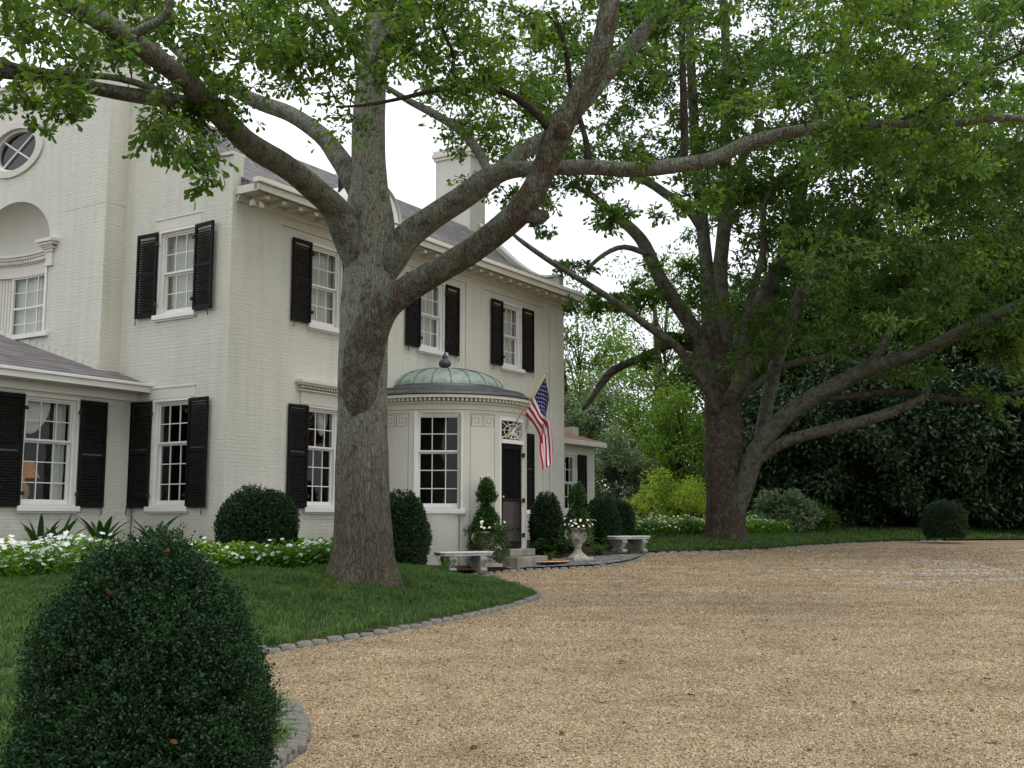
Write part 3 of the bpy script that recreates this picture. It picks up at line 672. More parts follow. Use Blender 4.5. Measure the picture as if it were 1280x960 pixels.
# roof
mb = MB(); ZE, ZR = 8.2, 10.72
RP = [(-.5, 8.14), (.7, 8.72), (1.8, 9.48), (3.0, 10.62), (9.2, 10.62), (10.4, 9.48), (11.5, 8.72), (12.7, 8.14)]
for (ya, za), (yb, zb_) in zip(RP[:-1], RP[1:]): mb.add([(.2, ya, za), (13.0, ya, za), (13.0, yb, zb_), (.2, yb, zb_)], [(0, 1, 2, 3)])
for xx in (.2, 13.0): mb.add([(xx, y, z) for y, z in RP]+[(xx, 12.7, 8.03), (xx, -.5, 8.03)], [tuple(range(10))])
mb.build('roof', 'roof_shingle', house)
# eaves cornice with brackets
mb = MB(); XA, XB = .1, 13.32
mb.box(XA, XB, -.56, .0, 8.0, 8.04); mb.box(XA-.03, XB+.03, -.62, -.5, 8.0, 8.14); mb.box(XA-.06, XB+.06, -.68, -.5, 8.14, 8.19); mb.box(XA-.03, XB+.03, -.64, -.46, 8.19, 8.26)
mb.box(XA, XB, -.05, .02, 7.86, 8.0); mb.box(XA, XB, -.09, .02, 7.94, 8.0)
mb.box(XA-.03, XA, -.6, 0, 7.98, 8.14)
mb.build('eaves_cornice', 'cream_trim', house, bevel=.008)
for k in range(28):
    x = .45+k*.475; mb = MB(); mb.box(x-.05, x+.05, -.48, -.09, 7.93, 8.0); mb.box(x-.06, x+.06, -.50, -.44, 7.905, 7.985)
    if k < 27: mb.build('eaves_bracket', 'cream_trim', house, bevel=.006)
mb = MB(); mb.tube([(.3, -.12, 7.9), (.3, -.22, 7.86), (.3, -.3, 7.84)], [.02, .02, .02], 8); mb.lathe([(.02, 0), (.055, -.05), (.07, -.13), (.06, -.15), (.0, -.13)], 14, (.22, -.33, 7.87)); mb.lathe([(.02, 0), (.055, -.05), (.07, -.13), (.06, -.15), (.0, -.13)], 14, (.40, -.36, 7.87))
mb.build('flood_light', 'concrete', house, smooth=True)
mb = MB(); mb.tube([(12.35, -.03, z) for z in (.9, 4, 7.85)], [.022]*3, 6); mb.build('conduit', 'cream_trim', house)
# dormer with arched window
DX, DR, DY = 5.2, .84, .62
mb = MB(); zs = 8.84
arc_ = [(DX+DR*math.cos(a), zs+DR*.98*math.sin(a)) for a in [math.pi*i/20 for i in range(21)]]
outer = [(DX-DR, 8.3), (DX+DR, 8.3)]+arc_
ri = .52; hole = [(DX-ri, 8.55), (DX+ri, 8.55)]+[(DX+ri*math.cos(a), zs+ri*.98*math.sin(a)) for a in [math.pi*i/16 for i in range(17)]]
D0 = lambda x, z: (x, DY, z)
mb.poly(outer, [hole], D0); mb.reveal(hole, D0, lambda x, z: (x, DY+.1, z)); mb.reveal(outer, D0, lambda x, z: (x, 3.4, z)); 
dm = mb.build('dormer', 'white_trim', house)
mb = MB(); mb.reveal([(DX+(x-DX)*1.05, zs+(z-zs)*1.05) for x, z in arc_], lambda x, z: (x, DY-.07, z), lambda x, z: (x, 3.4, z)); mb.build('dormer_roof', 'white_trim', dm)
mb = MB()
for x in (DX-.2, DX+.2): mb.box(x-.015, x+.015, DY+.05, DY+.08, 8.55, 9.28)
for z in (8.83, 9.08): mb.box(DX-ri, DX+ri, DY+.05, DY+.08, z-.015, z+.015)
mb.box(DX-ri, DX+ri, DY+.03, DY+.1, 8.5, 8.58); mb.build('dormer_sash', 'white_trim', dm)
mb = MB(); vs = [D0(*p) for p in hole]; vs = [(x, y+.09, z) for x, y, z in vs]; mb.add(vs, [tuple(range(len(vs)))]); mb.build('pane', 'window_glass', dm)
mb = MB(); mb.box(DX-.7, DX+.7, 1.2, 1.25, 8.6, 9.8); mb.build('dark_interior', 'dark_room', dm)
# floors and inner partitions: what one dimly sees through the glass

# ---- windows
def window(M, w, h, kind, lintel='flat', shutters=True, cur='blind', openL=0., openR=0., parent=house, sw=.57, deep=.05):
    """kind 'up': 6 over 6, 'low': 6 over 9; frame origin = bottom centre of the opening on the wall face"""
    f = MB(); t = .065; y0, y1 = deep, .2
    f.box(-w/2, -w/2+t, y0, y1, 0, h); f.box(w/2-t, w/2, y0, y1, 0, h); f.box(-w/2+t, w/2-t, y0, y1, h-t, h); f.box(-w/2+t, w/2-t, y0, y1, 0, .05)
    f.box(-w/2-.03, -w/2+.02, -.015, y0+.01, -.0, h+.03); f.box(w/2-.02, w/2+.03, -.015, y0+.01, -.0, h+.03); f.box(-w/2+.02, w/2-.02, -.015, y0+.01, h-.02, h+.03)
    fo = f.build('window', 'white_trim', parent); fo.matrix_local = M
    rows_u, rows_l = (2, 2) if kind == 'up' else (2, 3)
    zm = .05+(h-t-.05)*rows_l/(rows_u+rows_l)
    for nm, zz0, zz1, rws, yy in (('upper_sash', zm, h-t, rows_u, y0+.03), ('lower_sash', .05, zm, rows_l, y0+.075)):
        m = MB(); a = w/2-t; fr = .04
        m.box(-a, -a+fr, yy, yy+.035, zz0, zz1); m.box(a-fr, a, yy, yy+.035, zz0, zz1)
        m.box(-a+fr, a-fr, yy, yy+.036, zz0, zz0+(fr if nm[0] == 'u' else .075)); m.box(-a+fr, a-fr, yy, yy+.036, zz1-.035, zz1)
        for k in (1, 2):
            x = -a+2*a*k/3; m.box(x-.0095, x+.0095, yy+.006, yy+.03, zz0+.03, zz1-.03)
        for k in range(1, rws):
            z = zz0+(zz1-zz0)*k/rws; m.box(-a+fr, a-fr, yy+.008, yy+.028, z-.0095, z+.0095)
        s_ = m.build(nm, 'white_trim', fo)
        g = MB(); g.add([(-a+.01, yy+.02, zz0+.01), (a-.01, yy+.02, zz0+.01), (a-.01, yy+.02, zz1-.01), (-a+.01, yy+.02, zz1-.01)], [(0, 1, 2, 3)])
        g.build('pane', 'window_glass', fo)
    s_ = MB(); s_.box(-w/2-.09, w/2+.09, -.09, y0+.04, -.10, 0.0); s_.box(-w/2-.06, w/2+.06, -.05, .02, -.135, -.10); s_.build('sill', 'white_trim', fo, bevel=.008)
    if lintel == 'flat':
        l = MB(); l.box(-w/2-.14, w/2+.14, -.014, .01, h+.035, h+.25); l.box(-w/2-.15, w/2+.15, -.03, .01, h+.25, h+.275); l.build('lintel', 'cream_trim', fo, bevel=.004)
    elif lintel == 'dentil':
        l = MB(); W = w/2+.36; l.box(-W+.12, W-.12, -.03, .01, h+.03, h+.30); l.box(-W+.06, W-.06, -.08, .01, h+.36, h+.40); l.box(-W, W, -.16, .01, h+.42, h+.46); l.box(-W-.03, W+.03, -.20, .01, h+.46, h+.52)
        k = -W+.08
        while k < W-.06: l.box(k, k+.04, -.115, -.08, h+.355, h+.42); k += .08
        l.box(-W+.03, W-.03, -.09, .01, h+.30, h+.33); l.build('lintel', 'cream_trim', fo)
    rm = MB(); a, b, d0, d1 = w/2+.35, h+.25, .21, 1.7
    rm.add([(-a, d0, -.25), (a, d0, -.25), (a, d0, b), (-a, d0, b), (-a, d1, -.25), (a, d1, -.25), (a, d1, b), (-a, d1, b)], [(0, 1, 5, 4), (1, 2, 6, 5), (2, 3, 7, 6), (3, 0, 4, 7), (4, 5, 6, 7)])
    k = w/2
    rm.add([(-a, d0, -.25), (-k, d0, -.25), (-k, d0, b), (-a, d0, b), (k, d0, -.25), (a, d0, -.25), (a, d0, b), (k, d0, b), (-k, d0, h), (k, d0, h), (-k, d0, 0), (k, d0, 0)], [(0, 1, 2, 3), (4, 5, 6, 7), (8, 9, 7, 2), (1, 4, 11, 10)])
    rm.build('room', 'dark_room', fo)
    y_c = .32
    if cur == 'blind':
        c = MB(); n = 40
        for s in (0,):
            xs = [-w*.78+w*1.56*i/n for i in range(n+1)]
            y_c = .26; vs = [(x, y_c+.025*math.sin(x*38)+.01*math.sin(x*90), .03) for x in xs]+[(x, y_c+.025*math.sin(x*38+.3), h-.05) for x in xs]
            c.add(vs, [(i, i+1, n+2+i, n+1+i) for i in range(n)])
        c.build('curtain', 'blind', fo, smooth=True)
    if cur in ('swag', 'sideswag'):
        c = MB(); n = 24; m_ = 14
        vs = []; w0, w1 = (-w*.5-.06, w*.14) if cur == 'swag' else (w*.14, w/2-.03)
        for j in range(m_+1):
            for i in range(n+1):
                u_ = i/n; x = w0+(w1-w0)*u_; drop = (.16+(.55 if cur == 'swag' else .3)*math.sin(math.pi*u_)**.6)*j/m_
                vs.append((x, y_c-.02+.03*math.sin(j*2.4), h-.06-drop*(.9 if cur == 'swag' else 1.1)))
        c.add(vs, [(j*(n+1)+i, j*(n+1)+i+1, (j+1)*(n+1)+i+1, (j+1)*(n+1)+i) for j in range(m_) for i in range(n)])
        n2 = 16; xs = [w/2-.3+.28*i/n2 for i in range(n2+1)]
        if cur == 'swag':
            c.add([(x, y_c+.03*math.sin(x*70), .03) for x in xs]+[(x, y_c+.03*math.sin(x*70), h-.05) for x in xs], [(i, i+1, n2+2+i, n2+1+i) for i in range(n2)])
        c.build('curtain', 'curtain', fo, smooth=True)
    if shutters:
        for side, op in ((-1, openL), (1, openR)):
            s_ = MB(); W = sw; H = h+.02; q = .05
            s_.box(0, q, -.045, 0, 0, H); s_.box(W-q, W, -.045, 0, 0, H)
            for z0_, z1_ in ((0, .09), (H-.07, H), (H*.52-.04, H*.52+.04)): s_.box(q, W-q, -.043, -.002, z0_, z1_)
            z = .11
            while z < H-.09:
                if abs(z-H*.52) > .055:
                    s_.box(q, W-q, -.006, .006, -.026, .026, 0, Matrix.Translation((0, -.022, z)) @ Matrix.Rotation(R(-42), 4, 'X'))
                z += .052
            if side < 0: s_.v = [(-x, y, z_) for x, y, z_ in s_.v]
            o = s_.build('shutter', 'shutter_paint', parent)
            o.matrix_local = M @ Matrix.Translation((side*(w/2+.035), -.03, -.02)) @ Matrix.Rotation(-side*op, 4, 'Z')
            sx = side*(W-.05)
            d = MB()
            d.tube([(sx, -.05, .05), (sx, -.06, -.06), (sx-.01, -.05, -.14)], [.009, .009, .012], 6); d.build('shutter_dog', 'iron', o)
            for zz in (.25, H-.25):
                d = MB(); d.box(min(0, side*-.06), max(0, side*-.06), -.06, -.035, zz-.035, zz+.035); d.build('hinge', 'iron', o)
    return fo
def Mfront(x, z, y=0): return Matrix.Translation((x, y, z))
def Mside(y, z, x=0): return Matrix.Translation((x, y, z)) @ Matrix.Rotation(-math.pi/2, 4, 'Z')
for i, (c, w_) in enumerate(UPX): window(Mfront(c, UPW[0], .035), w_, UPW[1]-UPW[0], 'up', 'none', cur='blind', openR=R(3) if i == 0 else 0, openL=R(2) if i else 0)
window(Mfront(2.80, LOW[0], .035), .98, LOW[1]-LOW[0], 'low', 'dentil', cur='sideswag')
window(Mfront(10.35, LOW[0], .035), .98, LOW[1]-LOW[0], 'low', 'dentil', cur='sideswag')
window(Mside(1.53, UPW[0]), 1.06, UPW[1]-UPW[0], 'up', 'flat', cur='blind', openL=R(2), openR=R(6), sw=.58)
window(Mside(1.53, LOW[0]), 1.04, LOW[1]-LOW[0], 'low', 'flat', cur='sideswag', openL=R(6), openR=R(4), sw=.58)

# ---- left one-storey wing
WY = 2.62
mb = MB(); wf = lambda x, z: (x, WY, z)
wh_ = rect(-2.50, -1.36, 1.86, 3.92); mb.poly(rect(-7.5, 0, ZB, 4.2), [wh_], wf); mb.reveal(wh_, wf, lambda x, z: (x, WY+.2, z))
mb.add([(-7.5, WY, ZB), (-7.5, 9.5, ZB), (-7.5, 9.5, 4.2), (-7.5, WY, 4.2)], [(0, 1, 2, 3)])
mb.box(-7.4, -.55, 6.0, 6.1, ZB, 4.2)
mb.build('wing_wall', 'painted_brick', house, recalc=False)
window(Mfront(-1.93, 1.86, WY), 1.14, 2.06, 'low', 'none', cur='swag', sw=.60)
mb = MB(); mb.box(-7.9, .02, WY-.42, WY+.0, 4.16, 4.20); mb.box(-7.9, .04, WY-.46, WY-.36, 4.16, 4.28); mb.box(-7.9, .06, WY-.50, WY-.36, 4.28, 4.34)
mb.box(-7.9, -.0, WY-.06, WY+.02, 4.0, 4.16); mb.build('wing_gutter', 'white_trim', house, bevel=.01)
mb = MB(); mb.add([(-7.9, WY-.42, 4.33), (-.04, WY-.42, 4.33), (-.04, WY+.58, 4.66), (-.49, 3.4, 4.72), (-.49, 6.8, 5.75), (-4.2, 6.8, 5.75)], [(0, 1, 2, 3, 4, 5)])
mb.add([(-7.9, WY-.42, 4.33), (-4.2, 6.8, 5.75), (-7.9, 11, 4.33)], [(0, 1, 2)]); mb.build('wing_roof', 'roof_shingle', house)
mb = MB()
for k in range(16):   # stepped lead flashing against the gable wall
    y = 3.25+k*.23; z = 4.72+(y-3.4)*(1.03/3.4)
    mb.box(GX-.022, GX-.002, y, y+.21, z-.03, z+.13, 0, Matrix.Translation((0, 0, 0)))
mb.build('flashing', 'cream_trim', house)
mb = MB(); mb.tube([(-.05, 2.55, z) for z in (.9, 1.4, 2.3, 3.2, 3.9)], [.008]*5, 6); mb.build('cable', 'iron', house)
# ---- right one-storey wing
mb = MB(); RY = 1.5; rf = lambda x, z: (x, RY, z); rh = rect(15.75, 16.66, 1.86, 3.72)
mb.poly(rect(13.2, 17.9, ZB, 4.02), [rh], rf); mb.reveal(rh, rf, lambda x, z: (x, RY+.18, z)); mb.add([(17.9, RY, ZB), (17.9, 8, ZB), (17.9, 8, 4.0), (17.9, RY, 4.0)], [(0, 1, 2, 3)])
mb.box(13.3, 17.8, 5, 5.1, ZB, 4); mb.box(13.3, 17.8, RY+.1, 8, 4.0, 4.05); mb.box(17.45, 17.9, RY+.6, 5, 4.1, 4.72); mb.build('wing_wall', 'painted_brick', house, recalc=False)
window(Mfront(16.2, 1.86, RY), .91, 1.86, 'up', 'none', cur='none', sw=.55)
mb = MB(); mb.box(13.2, 18.05, RY-.32, RY, 4.0, 4.05); mb.box(13.2, 18.1, RY-.38, RY-.28, 4.0, 4.16); mb.build('wing_gutter', 'white_trim', house, bevel=.01)
mb = MB(); mb.add([(13.2, RY-.34, 4.17), (18.1, RY-.34, 4.17), (17.5, RY+2.2, 4.9), (13.2, RY+2.6, 5.05)], [(0, 1, 2, 3)]); mb.build('wing_roof', 'clay_tile', house)
mb = MB(); mb.box(13.25, 17.9, RY+2.3, RY+2.7, 4.1, 5.0); mb.box(13.25, 17.95, RY+2.25, RY+2.75, 5.0, 5.08); mb.build('wing_parapet', 'cream_trim', house)

# ---- domed entrance bay
BX, BY, BR = 6.6, -.42, 1.98
def bp(th, z, r=BR): return (BX+r*math.sin(th), BY-r*math.cos(th), z)      # th = 0 faces the drive
WT, WH, DH = R(58), R(15.2), R(14.6)
T0, T1 = -R(104), R(104)
zc = [ZB, .95, 1.72, 1.84, 3.34, 3.42, 3.92, 3.98, 4.28]
cuts = sorted(set([round(x, 5) for x in [T0+(T1-T0)*i/64 for i in range(65)]+[-WT-WH, -WT+WH, WT-WH, WT+WH, -DH, DH]]))
mb = MB()
for a, b in zip(cuts[:-1], cuts[1:]):
    m_ = (a+b)/2
    for z0, z1 in zip(zc[:-1], zc[1:]):
        zz = (z0+z1)/2
        if abs(abs(m_)-WT) < WH and 1.84 < zz < 3.98: continue
        if abs(m_) < DH and .95 < zz < 3.92: continue
        mb.add([bp(a, z0), bp(b, z0), bp(b, z1), bp(a, z1)], [(0, 1, 2, 3)])
for s, z0, z1, hh in ((-WT, 1.84, 3.98, WH), (WT, 1.84, 3.98, WH), (0, .95, 3.92, DH)):
    for e in (-hh, hh): mb.add([bp(s+e, z0), bp(s+e, z0, BR-.22), bp(s+e, z1, BR-.22), bp(s+e, z1)], [(0, 1, 2, 3)])
    A = [s-hh+2*hh*i/8 for i in range(9)]
    for z in (z0, z1):
        for a, b in zip(A[:-1], A[1:]): mb.add([bp(a, z), bp(b, z), bp(b, z, BR-.22), bp(a, z, BR-.22)], [(0, 1, 2, 3)])
bay = mb.build('entrance_bay', 'stucco', house, recalc=False)
def cstrip(mb, a0, a1, z0, z1, r0=BR, d=.012, mat=0, n=None):
    n = n or max(1, int(abs(a1-a0)/R(2))); A = [a0+(a1-a0)*i/n for i in range(n+1)]; m = n+1
    vs = [bp(a, z0, r0+d) for a in A]+[bp(a, z1, r0+d) for a in A]+[bp(a, z1, r0) for a in A]+[bp(a, z0, r0) for a in A]
    fs = [(k*m+i, k*m+i+1, ((k+1) % 4)*m+i+1, ((k+1) % 4)*m+i) for i in range(n) for k in range(4)]+[(0, m, 2*m, 3*m), (m-1, 2*m-1, 3*m-1, 4*m-1)]
    mb.add(vs, fs, mat)
# cornice of the bay with dentils
mb = MB()
cstrip(mb, T0, T1, 4.06, 4.08, BR, .02); cstrip(mb, T0, T1, 4.19, 4.235, BR-.1, .15); cstrip(mb, T0, T1, 4.31, 4.375, BR-.1, .31); cstrip(mb, T0, T1, 4.235, 4.31, BR-.1, .10, 0)
nd = 74
for i in range(nd):
    a = T0+(T1-T0)*(i+.5)/nd; cstrip(mb, a-R(.80), a+R(.80), 4.24, 4.308, BR-.02, .17, 0, 1)
mb.build('bay_cornice', 'cream_trim', bay)
mb = MB()
mb.lathe([(BR+.22, 4.375), (BR+.24, 4.40), (BR+.22, 4.44), (BR+.11, 4.48), (BR-.02, 4.52), (BR-.04, 4.58), (BR-.22, 4.62), (BR-.40, 4.64), (1.50, 4.66), (1.47, 4.71), (1.40, 4.73)], 72, (BX, BY, 0)); mb.build('lead_ring', 'lead', bay, smooth=False)
mb = MB(); prof = [(1.43*math.cos(t), 4.70+.52*math.sin(t)) for t in [math.pi/2*i/10 for i in range(11)]]
mb.lathe(prof, 64, (BX, BY, 0)); mb.build('dome', 'green_copper', bay, smooth=True)
mb = MB()
for k in range(20):
    a = 2*math.pi*k/20+.1; mb.tube([(BX+(r_+.005)*math.cos(a), BY+(r_+.005)*math.sin(a), z+.006) for r_, z in prof], [.009]*len(prof), 5)
mb.build('dome_seam', 'lead', bay)
mb = MB(); mb.lathe([(0, 0), (.12, 0), (.10, .03), (.05, .05), (.06, .08), (.13, .12), (.15, .18), (.12, .25), (.06, .29), (.05, .31), (.075, .34), (.05, .40), (.02, .45), (0, .50)], 20, (BX, BY, 5.18), rad=lambda a, z: 1+.09*math.cos(8*a) if .1 < z < .3 else 1)
mb.build('finial', 'lead', bay, smooth=True)
# pilaster grooves and key pattern, incised lines
mb = MB()
def groove_rect(a0, a1, z0, z1, w=.013):
    da = w/BR
    cstrip(mb, a0, a0+da, z0, z1, BR-.004, .008, 0, 1); cstrip(mb, a1-da, a1, z0, z1, BR-.004, .008, 0, 1)
    cstrip(mb, a0+da, a1-da, z0, z0+w, BR-.004, .008); cstrip(mb, a0+da, a1-da, z1-w, z1, BR-.004, .008)
def key(ac, zt, s, mir):
    g = s/6.0; w = .012
    pts = [(0, 0), (6, 0), (6, 6), (0, 6), (0, 1.8), (4.2, 1.8), (4.2, 4.4), (2, 4.4), (2, 3.2)]
    for (x0, y0), (x1, y1) in zip(pts[:-1], pts[1:]):
        X = sorted((x0-3, x1-3)); Z = sorted((y0, y1)); X = [mir*v for v in X]; X.sort()
        cstrip(mb, ac+(X[0]*g-w/2)/BR, ac+(X[1]*g+w/2)/BR, zt-Z[1]*g-w/2, zt-Z[0]*g+w/2, BR-.004, .009, 0, 2 if X[0] != X[1] else 1)
    cstrip(mb, ac-(3*g+w/2)/BR, ac-(3*g-w/2)/BR, zt-s, zt, BR-.004, .009, 0, 1)
for s in (-1, 1):
    for a0, a1 in ((s*R(28.3)-R(9.2), s*R(28.3)+R(9.2)), (s*R(88)-R(10), s*R(88)+R(10))):
        groove_rect(a0, a1, .98, 3.99); c = (a0+a1)/2
        key(c-.155/BR, 3.95, .26, 1); key(c+.155/BR, 3.95, .26, -1)
        cstrip(mb, c-.12/BR, c+.12/BR, 1.02, 1.03, BR-.004, .009); cstrip(mb, c-.12/BR, c+.12/BR, 1.13, 1.14, BR-.004, .009)
cstrip(mb, T0, T1, 4.048, 4.06, BR-.004, .009)
cstrip(mb, -R(45), -R(43.8), .6, 4.0, BR-.004, .007); cstrip(mb, R(15.6), R(16.1), .9, 4.0, BR-.004, .007)
mb.build('incised_line', 'groove', bay)
for s in (-WT, WT):
    wd = 2*BR*math.sin(WH)
    M = Matrix.Translation((BX+BR*math.cos(WH)*math.sin(s), BY-BR*math.cos(WH)*math.cos(s), 1.84)) @ Matrix.Rotation(s, 4, 'Z')
    window(M, wd, 2.14, 'low', 'none', shutters=False, cur='none', deep=.01)
# screen door in its curved opening
mb = MB(); RD = BR-.015
cstrip(mb, -DH-R(.6), -DH+R(1.0), .95, 3.95, RD-.05, .075); cstrip(mb, DH-R(1.0), DH+R(.6), .95, 3.95, RD-.05, .075); cstrip(mb, -DH+R(1), DH-R(1), 3.34, 3.43, RD-.05, .10); cstrip(mb, -DH+R(1), DH-R(1), 3.86, 3.95, RD-.05, .07)
mb.build('door_frame', 'white_trim', bay)
mb = MB(); cstrip(mb, -DH+R(1), DH-R(1), .97, 3.34, RD-.06, .02, 0, 10); dr = mb.build('front_door', 'screen_dark', house)
mb = MB(); a = DH-R(1)
for a0, a1, z0, z1 in ((-a, -a+R(2.4), .97, 3.34), (a-R(2.4), a, .97, 3.34), (-a, a, 3.22, 3.34), (-a, a, 2.02, 2.10), (-a, a, .97, 1.12), (-a, a, 1.36, 1.42)): cstrip(mb, a0, a1, z0, z1, RD-.038, .022)
mb.build('door_rail', 'shutter_paint', dr)
mb = MB(); cstrip(mb, -a+R(2.4), a-R(2.4), 1.42, 2.02, RD-.038, .008); cstrip(mb, -a+R(2.4), a-R(2.4), 1.12, 1.36, RD-.038, .008); mb.build('kick_panel', 'door_panel', dr)
mb = MB(); mb.lathe([(0, 0), (.02, .0), (.012, .03), (.028, .05), (.028, .06), (0, .07)], 12); mk = mb.build('door_knob', 'brass', dr, smooth=True); mk.location = bp(-a+R(1.2), 2.12, RD-.01); mk.rotation_euler = (math.pi/2, 0, 0)
for z in (1.25, 2.05, 3.1):
    mb = MB(); cstrip(mb, a-R(.3), a+R(1.4), z-.05, z+.05, RD+.0, .06); mb.build('hinge', 'iron', dr)
# fanlight tracery
mb = MB(); zc0 = 3.43
def fp(u_, v_, d=.0): return bp(u_*(DH-R(1.2)), zc0+.02+v_*.40, RD-.01+d)
for u_ in (-.95, -.6, -.2, .2, .6, .95): mb.tube([fp(0, .45), fp(u_, 0.02)], [.012]*2, 5)
for u_ in (-.95, -.5, 0, .5, .95): mb.tube([fp(0, .45), fp(u_, .98)], [.011]*2, 5)
mb.tube([fp(-.98, .5), fp(.98, .5)], [.01]*2, 5)
for rr_ in (.38, .75): mb.tube([fp(rr_*math.cos(t), .45+.55*rr_*math.sin(t)) for t in [2*math.pi*i/16 for i in range(17)]], [.009]*17, 5)
fl = mb.build('fanlight', 'white_trim', bay)
mb = MB()
for i in range(8):
    a0_, a1_ = -DH+2*DH*i/8, -DH+2*DH*(i+1)/8; mb.add([bp(a0_, 3.43, RD-.04), bp(a1_, 3.43, RD-.04), bp(a1_, 3.87, RD-.04), bp(a0_, 3.87, RD-.04)], [(0, 1, 2, 3)])
mb.build('fanlight_glass', 'window_glass', bay)
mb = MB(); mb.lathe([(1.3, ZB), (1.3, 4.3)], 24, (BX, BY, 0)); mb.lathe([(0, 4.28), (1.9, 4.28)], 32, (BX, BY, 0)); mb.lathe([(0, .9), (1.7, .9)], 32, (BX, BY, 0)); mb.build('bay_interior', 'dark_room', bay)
# steps
st = empty('entrance_steps', tuple(hw(6.6, -2.6, .55)), HZ); tag(st, 'two worn gray stone steps below the dark screen door', 'steps')
mb = MB(); mb.box(-.80, .50, -.40, .5, -.1, .24); mb.build('lower_step', 'step_stone', st, bevel=.015)
mb = MB(); mb.box(-.62, .44, -.10, .5, .245, .40); mb.build('upper_step', 'step_stone', st, bevel=.015)
ld = empty('table_lamp', tuple(hw(-1.93, 3.4, 1.85))); tag(ld, 'lit table lamp with a warm shade inside the left wing window', 'lamp')
mb = MB(); mb.lathe([(0, 0), (.11, 0), (.10, .03), (.05, .08), (.13, .25), (.12, .38), (.03, .48), (.02, .6), (0, .6)], 20); mb.build('lamp_base', 'lamp_base', ld, smooth=True)
m_, t_, b_ = newmat('lamp_shade', (.5, .24, .09)); b_.inputs['Emission Color'].default_value = (1, .36, .12, 1); b_.inputs['Emission Strength'].default_value = .08
mb = MB(); mb.lathe([(.30, .56), (.17, .88)], 24); mb.build('lamp_shade', 'lamp_shade', ld, smooth=True)
ll = bpy.data.lights.new('lamp_glow', 'POINT'); ll.energy = .8; ll.color = (1, .5, .2); ll.shadow_soft_size = .05; lo_ = bpy.data.objects.new('lamp_glow', ll); C.objects.link(lo_); lo_.parent = ld; lo_.location = (0, 0, .7)
mb = MB(); mb.box(-.35, .35, -.25, .25, .9, .94)
for sx in (-.3, .3):
    for sy in (-.2, .2): mb.box(sx-.02, sx+.02, sy-.02, sy+.02, 0, .9)
tb = mb.build('side_table', 'door_panel'); tb.location = tuple(hw(-1.93, 3.4, .91)); tb.rotation_euler = (0, 0, HZ); tag(tb, 'dark side table under the lit lamp inside the left wing window', 'table')

# ================================================================ vegetation
def smooth_noise3(P, f, seed=0):
    q = np.asarray(P)*f+seed*7.31
    return (np.sin(q[..., 0]*1.0+1.7*np.sin(q[..., 1]*.9+seed))+np.sin(q[..., 1]*1.13+1.5*np.sin(q[..., 2]*1.07+2*seed))+np.sin(q[..., 2]*.93+1.6*np.sin(q[..., 0]*1.21+3*seed)))/3
def limb_tube(mb, W, rad, n, mat=0, rough=.05, seed=0, flute=0, flare=None):
    P = np.array(W)
    def dp(i, th, p):
        k = 1+rough*float(smooth_noise3(np.array([p.x+math.cos(th)*.3, p.y+math.sin(th)*.3, p.z]), 4.5, seed))
        if flute: k *= 1+flute*math.sin(5*th+1.3*math.sin(p.z*.7+seed))*.5+flute*.5*math.sin(11*th+p.z*.9)
        if flare: k *= 1+flare(p.z, th)
        return k
    mb.tube([tuple(p) for p in P], list(rad), n, mat, True, dp)
